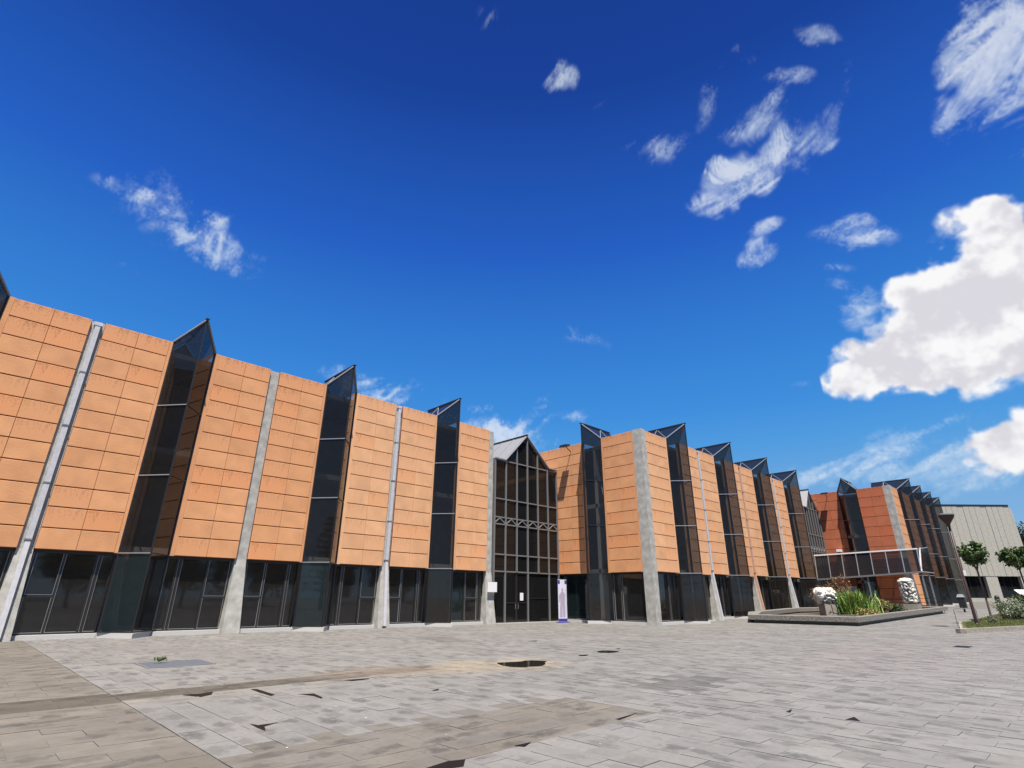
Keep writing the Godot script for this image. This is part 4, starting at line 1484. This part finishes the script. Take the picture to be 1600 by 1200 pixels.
	var kr := [Vector2(0, 0), Vector2(4.6, -2.3), Vector2(9.0, -4.6), Vector2(34.0, -6.5), Vector2(36.0, 0.5), Vector2(6.2, 0.9)]
	var kc := Vector2(14, -2.2)
	for i in kr.size():
		var n := (i + 1) % kr.size()
		var p: Vector2 = kr[i]
		var q: Vector2 = kr[n]
		var cnt := maxi(1, int(p.distance_to(q) / 1.6))
		var inw := Vector2(-(q - p).y, (q - p).x).normalized()
		if inw.dot(kc - p) < 0:
			inw = -inw
		for k in cnt:
			var a := p.lerp(q, k / float(cnt))
			var e := p.lerp(q, (k + 0.99) / cnt)
			var ya := ramp(38.3 + a.x)
			var ye := ramp(38.3 + e.x)
			st = mb()
			hexa(st, [Vector3(a.x, ya - 0.1, -a.y), Vector3(e.x, ye - 0.1, -e.y), Vector3(e.x + inw.x * 0.25, ye - 0.1, -e.y - inw.y * 0.25), Vector3(a.x + inw.x * 0.25, ya - 0.1, -a.y - inw.y * 0.25),
				Vector3(a.x, ya + 0.22, -a.y), Vector3(e.x, ye + 0.22, -e.y), Vector3(e.x + inw.x * 0.25, ye + 0.22, -e.y - inw.y * 0.25), Vector3(a.x + inw.x * 0.25, ya + 0.22, -a.y - inw.y * 0.25)])
			part(t, "kerb_stone", st, M.kerb_stone)
	st = mb()
	for i in kr.size():
		var n := (i + 1) % kr.size()
		tri(st, Vector3(kc.x, ramp(38.3 + kc.x) + 0.22, -kc.y), Vector3(kr[i].x, ramp(38.3 + kr[i].x) + 0.14, -kr[i].y), Vector3(kr[n].x, ramp(38.3 + kr[n].x) + 0.14, -kr[n].y))
	part(t, "soil", st, M.soil)
	st = mb()
	r.seed = 31
	for i in 26000:
		var a := r.randf()
		var e := r.randf()
		var i0 := r.randi() % kr.size()
		var pa: Vector2 = kr[i0]
		var pb: Vector2 = kr[(i0 + 1) % kr.size()]
		var p := kc + (pa - kc) * sqrt(a) * (1.0 - e) * 0.97 + (pb - kc) * sqrt(a) * e * 0.97
		if p.x > 16.0 and r.randf() < 0.6:
			continue
		var g := Vector3(p.x, ramp(38.3 + p.x) + 0.15, -p.y)
		var hgt := r.randf_range(0.06, 0.2)
		var s := Vector3(r.randfn(), 0, r.randfn()).normalized() * 0.012
		st.set_color([Color(0.09, 0.14, 0.03), Color(0.13, 0.16, 0.04), Color(0.18, 0.17, 0.06)][r.randi() % 3])
		st.add_vertex(g - s); st.add_vertex(g + s); st.add_vertex(g + Vector3(r.randfn() * 0.04, hgt, r.randfn() * 0.04))
	var grass := part(t, "grass", st, M.leaf)
	grass.set_meta("kind", "stuff")
	lamp(Vector3(42.6, 0.12, -5.55), 6.5, "brown street lamp with funnel shaped head in the kerbed bed")
	lamp(Vector3(78.0, 1.05, -5.0), 5.6, "far street lamp with small funnel head beyond the second tree")
	var green := [Color(0.06, 0.105, 0.03), Color(0.085, 0.14, 0.04), Color(0.045, 0.075, 0.022), Color(0.12, 0.17, 0.055)]
	small_tree(Vector3(47.2, 0.2, -5.35), 4.75, Vector3(1.0, 0.95, 1.0), "young green tree with forked crown beside the near street lamp", 14, green)
	small_tree(Vector3(56.0, 0.45, -3.9), 4.6, Vector3(1.25, 0.8, 1.25), "young spreading tree in front of the annexe's second window", 15, green, 5600, 0.17)
	shrub("grey_shrub", Vector3(50.5, 0.5, -4.3), Vector3(1.9, 0.75, 1.3), "rounded silvery green shrub at the foot of the young tree", 41, [Color(0.15, 0.18, 0.11), Color(0.19, 0.22, 0.14), Color(0.11, 0.14, 0.08)], 6000, 0.09)
	shrub("grey_shrub", Vector3(46.6, 0.4, -3.2), Vector3(1.2, 0.5, 0.9), "low silvery shrub nearest the pale kerb", 42, [Color(0.16, 0.19, 0.12), Color(0.12, 0.15, 0.09)], 3600, 0.08)
	shrub("dark_shrub", Vector3(53.0, 0.5, -3.0), Vector3(2.4, 1.2, 1.8), "large dark green shrub rising behind the silvery ones", 43, [Color(0.03, 0.055, 0.018), Color(0.05, 0.075, 0.022), Color(0.08, 0.10, 0.03)], 7000, 0.12)
	shrub("grey_shrub", Vector3(45.0, 0.35, -5.1), Vector3(0.5, 0.28, 0.4), "tuft of silvery leaves beside the lamp base", 44, [Color(0.16, 0.19, 0.12), Color(0.12, 0.15, 0.09)], 900, 0.07)
	# ---------- small street furniture beyond the lamp
	t = thing("hoop_barrier", "thin grey hoop barrier on the paving by the lamp", "barrier", Vector3(44.6, 0.2, -6.75))
	st = mb()
	tube(st, [Vector3(0, 0, 0), Vector3(0, 0.95, 0), Vector3(0.05, 1.0, 0.05), Vector3(0.9, 1.0, 0.9), Vector3(0.95, 0.95, 0.95), Vector3(0.95, 0, 0.95)], [0.022, 0.022, 0.022, 0.022, 0.022, 0.022], 6)
	part(t, "hoop", st, M.grey_metal)
	t = thing("litter_bin", "dark litter bin on a post behind the near lamp", "bin", Vector3(66.0, ramp(66.0), -9.2))
	st = mb()
	box(st, -0.3, 0.3, 0.35, 1.25, -0.25, 0.25)
	part(t, "body", st, M.black_paint)
	st = mb()
	box(st, -0.07, 0.07, -0.1, 0.35, -0.07, 0.07)
	part(t, "post", st, M.dark_metal)
	st = mb()
	hexa(st, [Vector3(-0.34, 1.25, -0.29), Vector3(-0.34, 1.25, 0.29), Vector3(0.34, 1.25, 0.29), Vector3(0.34, 1.25, -0.29), Vector3(-0.2, 1.5, -0.18), Vector3(-0.2, 1.5, 0.18), Vector3(0.2, 1.5, 0.18), Vector3(0.2, 1.5, -0.18)])
	part(t, "lid", st, M.grey_metal)
	t = thing("stone_bollard", "dark bollard with rounded top in front of the annexe", "bollard", Vector3(72.0, ramp(72.0), -7.3))
	st = mb(true)
	tube(st, [Vector3(0, -0.05, 0), Vector3(0, 1.1, 0), Vector3(0, 1.25, 0), Vector3(0, 1.32, 0)], [0.22, 0.2, 0.16, 0.06], 14)
	part(t, "shaft", st, M.dark_metal)
	st = mb()
	tube(st, [Vector3(0, 0.9, 0), Vector3(0, 0.98, 0)], [0.225, 0.225], 14)
	part(t, "band", st, M.grey_metal)
	t = thing("lectern_sign", "white slanted information panel on a post among the shrubs", "sign", Vector3(62.0, ramp(62.0) + 0.1, -4.6))
	t.rotation.y = deg_to_rad(-40)
	st = mb()
	box(st, -0.04, 0.04, -0.1, 1.5, -0.04, 0.04)
	part(t, "post", st, M.dark_metal)
	st = mb()
	hexa(st, [Vector3(-0.5, 1.75, -0.2), Vector3(-0.5, 1.4, 0.25), Vector3(0.5, 1.4, 0.25), Vector3(0.5, 1.75, -0.2), Vector3(-0.5, 1.8, -0.17), Vector3(-0.5, 1.45, 0.28), Vector3(0.5, 1.45, 0.28), Vector3(0.5, 1.8, -0.17)])
	part(t, "panel", st, M.white_sheet)
	# ---------- dark trees beyond the annexe and across the plaza behind the viewer
	for q in [[Vector3(148, 1.6, -11), 16.0, 61], [Vector3(152, 1.6, -2), 13.0, 62]]:
		t = thing("dark_tree", "tall dense dark tree beyond the annexe's right end", "tree", q[0], "dark trees beyond the annexe")
		r.seed = q[2]
		st = mb()
		tube(st, [Vector3(0, -0.3, 0), Vector3(0, q[1] * 0.8, 0)], [0.4, 0.15], 8)
		part(t, "trunk", st, M.bark)
		st = mb()
		leaves(st, Vector3(0, q[1] * 0.55, 0), Vector3(6.5, q[1] * 0.48, 6.5), 26000, 0.42, r, [Color(0.022, 0.035, 0.014), Color(0.035, 0.05, 0.018)], 40)
		part(t, "crown", st, M.leaf)
	var spots := [[-30, 12, 17], [-34, -4, 20], [-24, -18, 15], [-12, -32, 18], [4, -38, 16], [-42, 16, 14]]
	for i in spots.size():
		conifer(Vector3(spots[i][0], 0, -spots[i][1]), spots[i][2], 100 + i, "tall tiered conifer across the plaza, facing the glass bays")
	r.seed = 90
	for i in 17:
		var h := r.randf_range(9.0, 14.0)
		t = thing("broadleaf_tree", "dark broadleaf tree in the belt across the plaza, mirrored in the ground floor glass", "tree", Vector3(12.0 + i * 7.0, ramp(12.0 + i * 7.0), 42.0 + r.randf_range(-3, 3)), "belt of trees across the plaza")
		st = mb()
		tube(st, [Vector3(0, -0.3, 0), Vector3(0, h * 0.7, 0)], [0.3, 0.1], 7)
		part(t, "trunk", st, M.bark)
		st = mb()
		leaves(st, Vector3(0, h * 0.55, 0), Vector3(4.6, h * 0.45, 4.2), 3600, 0.6, r, [Color(0.03, 0.05, 0.02), Color(0.045, 0.07, 0.025)], 20)
		part(t, "crown", st, M.leaf)

func lamp(at: Vector3, h: float, label: String) -> void:
	var t := thing("street_lamp", label, "street lamp", at)
	var st := mb(true)
	tube(st, [Vector3(0, -0.15, 0), Vector3(0, 0.5, 0), Vector3(0, h - 0.75, 0)], [0.10, 0.088, 0.062], 12)
	part(t, "post", st, M.lamp_brown)
	st = mb()
	tube(st, [Vector3(0, -0.1, 0), Vector3(0, 0.32, 0), Vector3(0, 0.36, 0)], [0.13, 0.12, 0.08], 12)
	part(t, "base_sleeve", st, M.lamp_brown)
	st = mb(true)
	tube(st, [Vector3(0, h - 0.8, 0), Vector3(0, h - 0.62, 0), Vector3(0, h - 0.2, 0), Vector3(0, h - 0.12, 0)], [0.07, 0.11, 0.40, 0.41], 20)
	part(t, "funnel_shade", st, M.lamp_brown)
	st = mb()
	tube(st, [Vector3(0, h - 0.115, 0), Vector3(0, h - 0.05, 0), Vector3(0, h, 0)], [0.43, 0.43, 0.26], 20)
	part(t, "cap", st, M.grey_metal)
	st = mb()
	box(st, -0.07, 0.07, 2.9, 3.2, 0.06, 0.16)
	part(t, "junction_box", st, M.white_sheet)
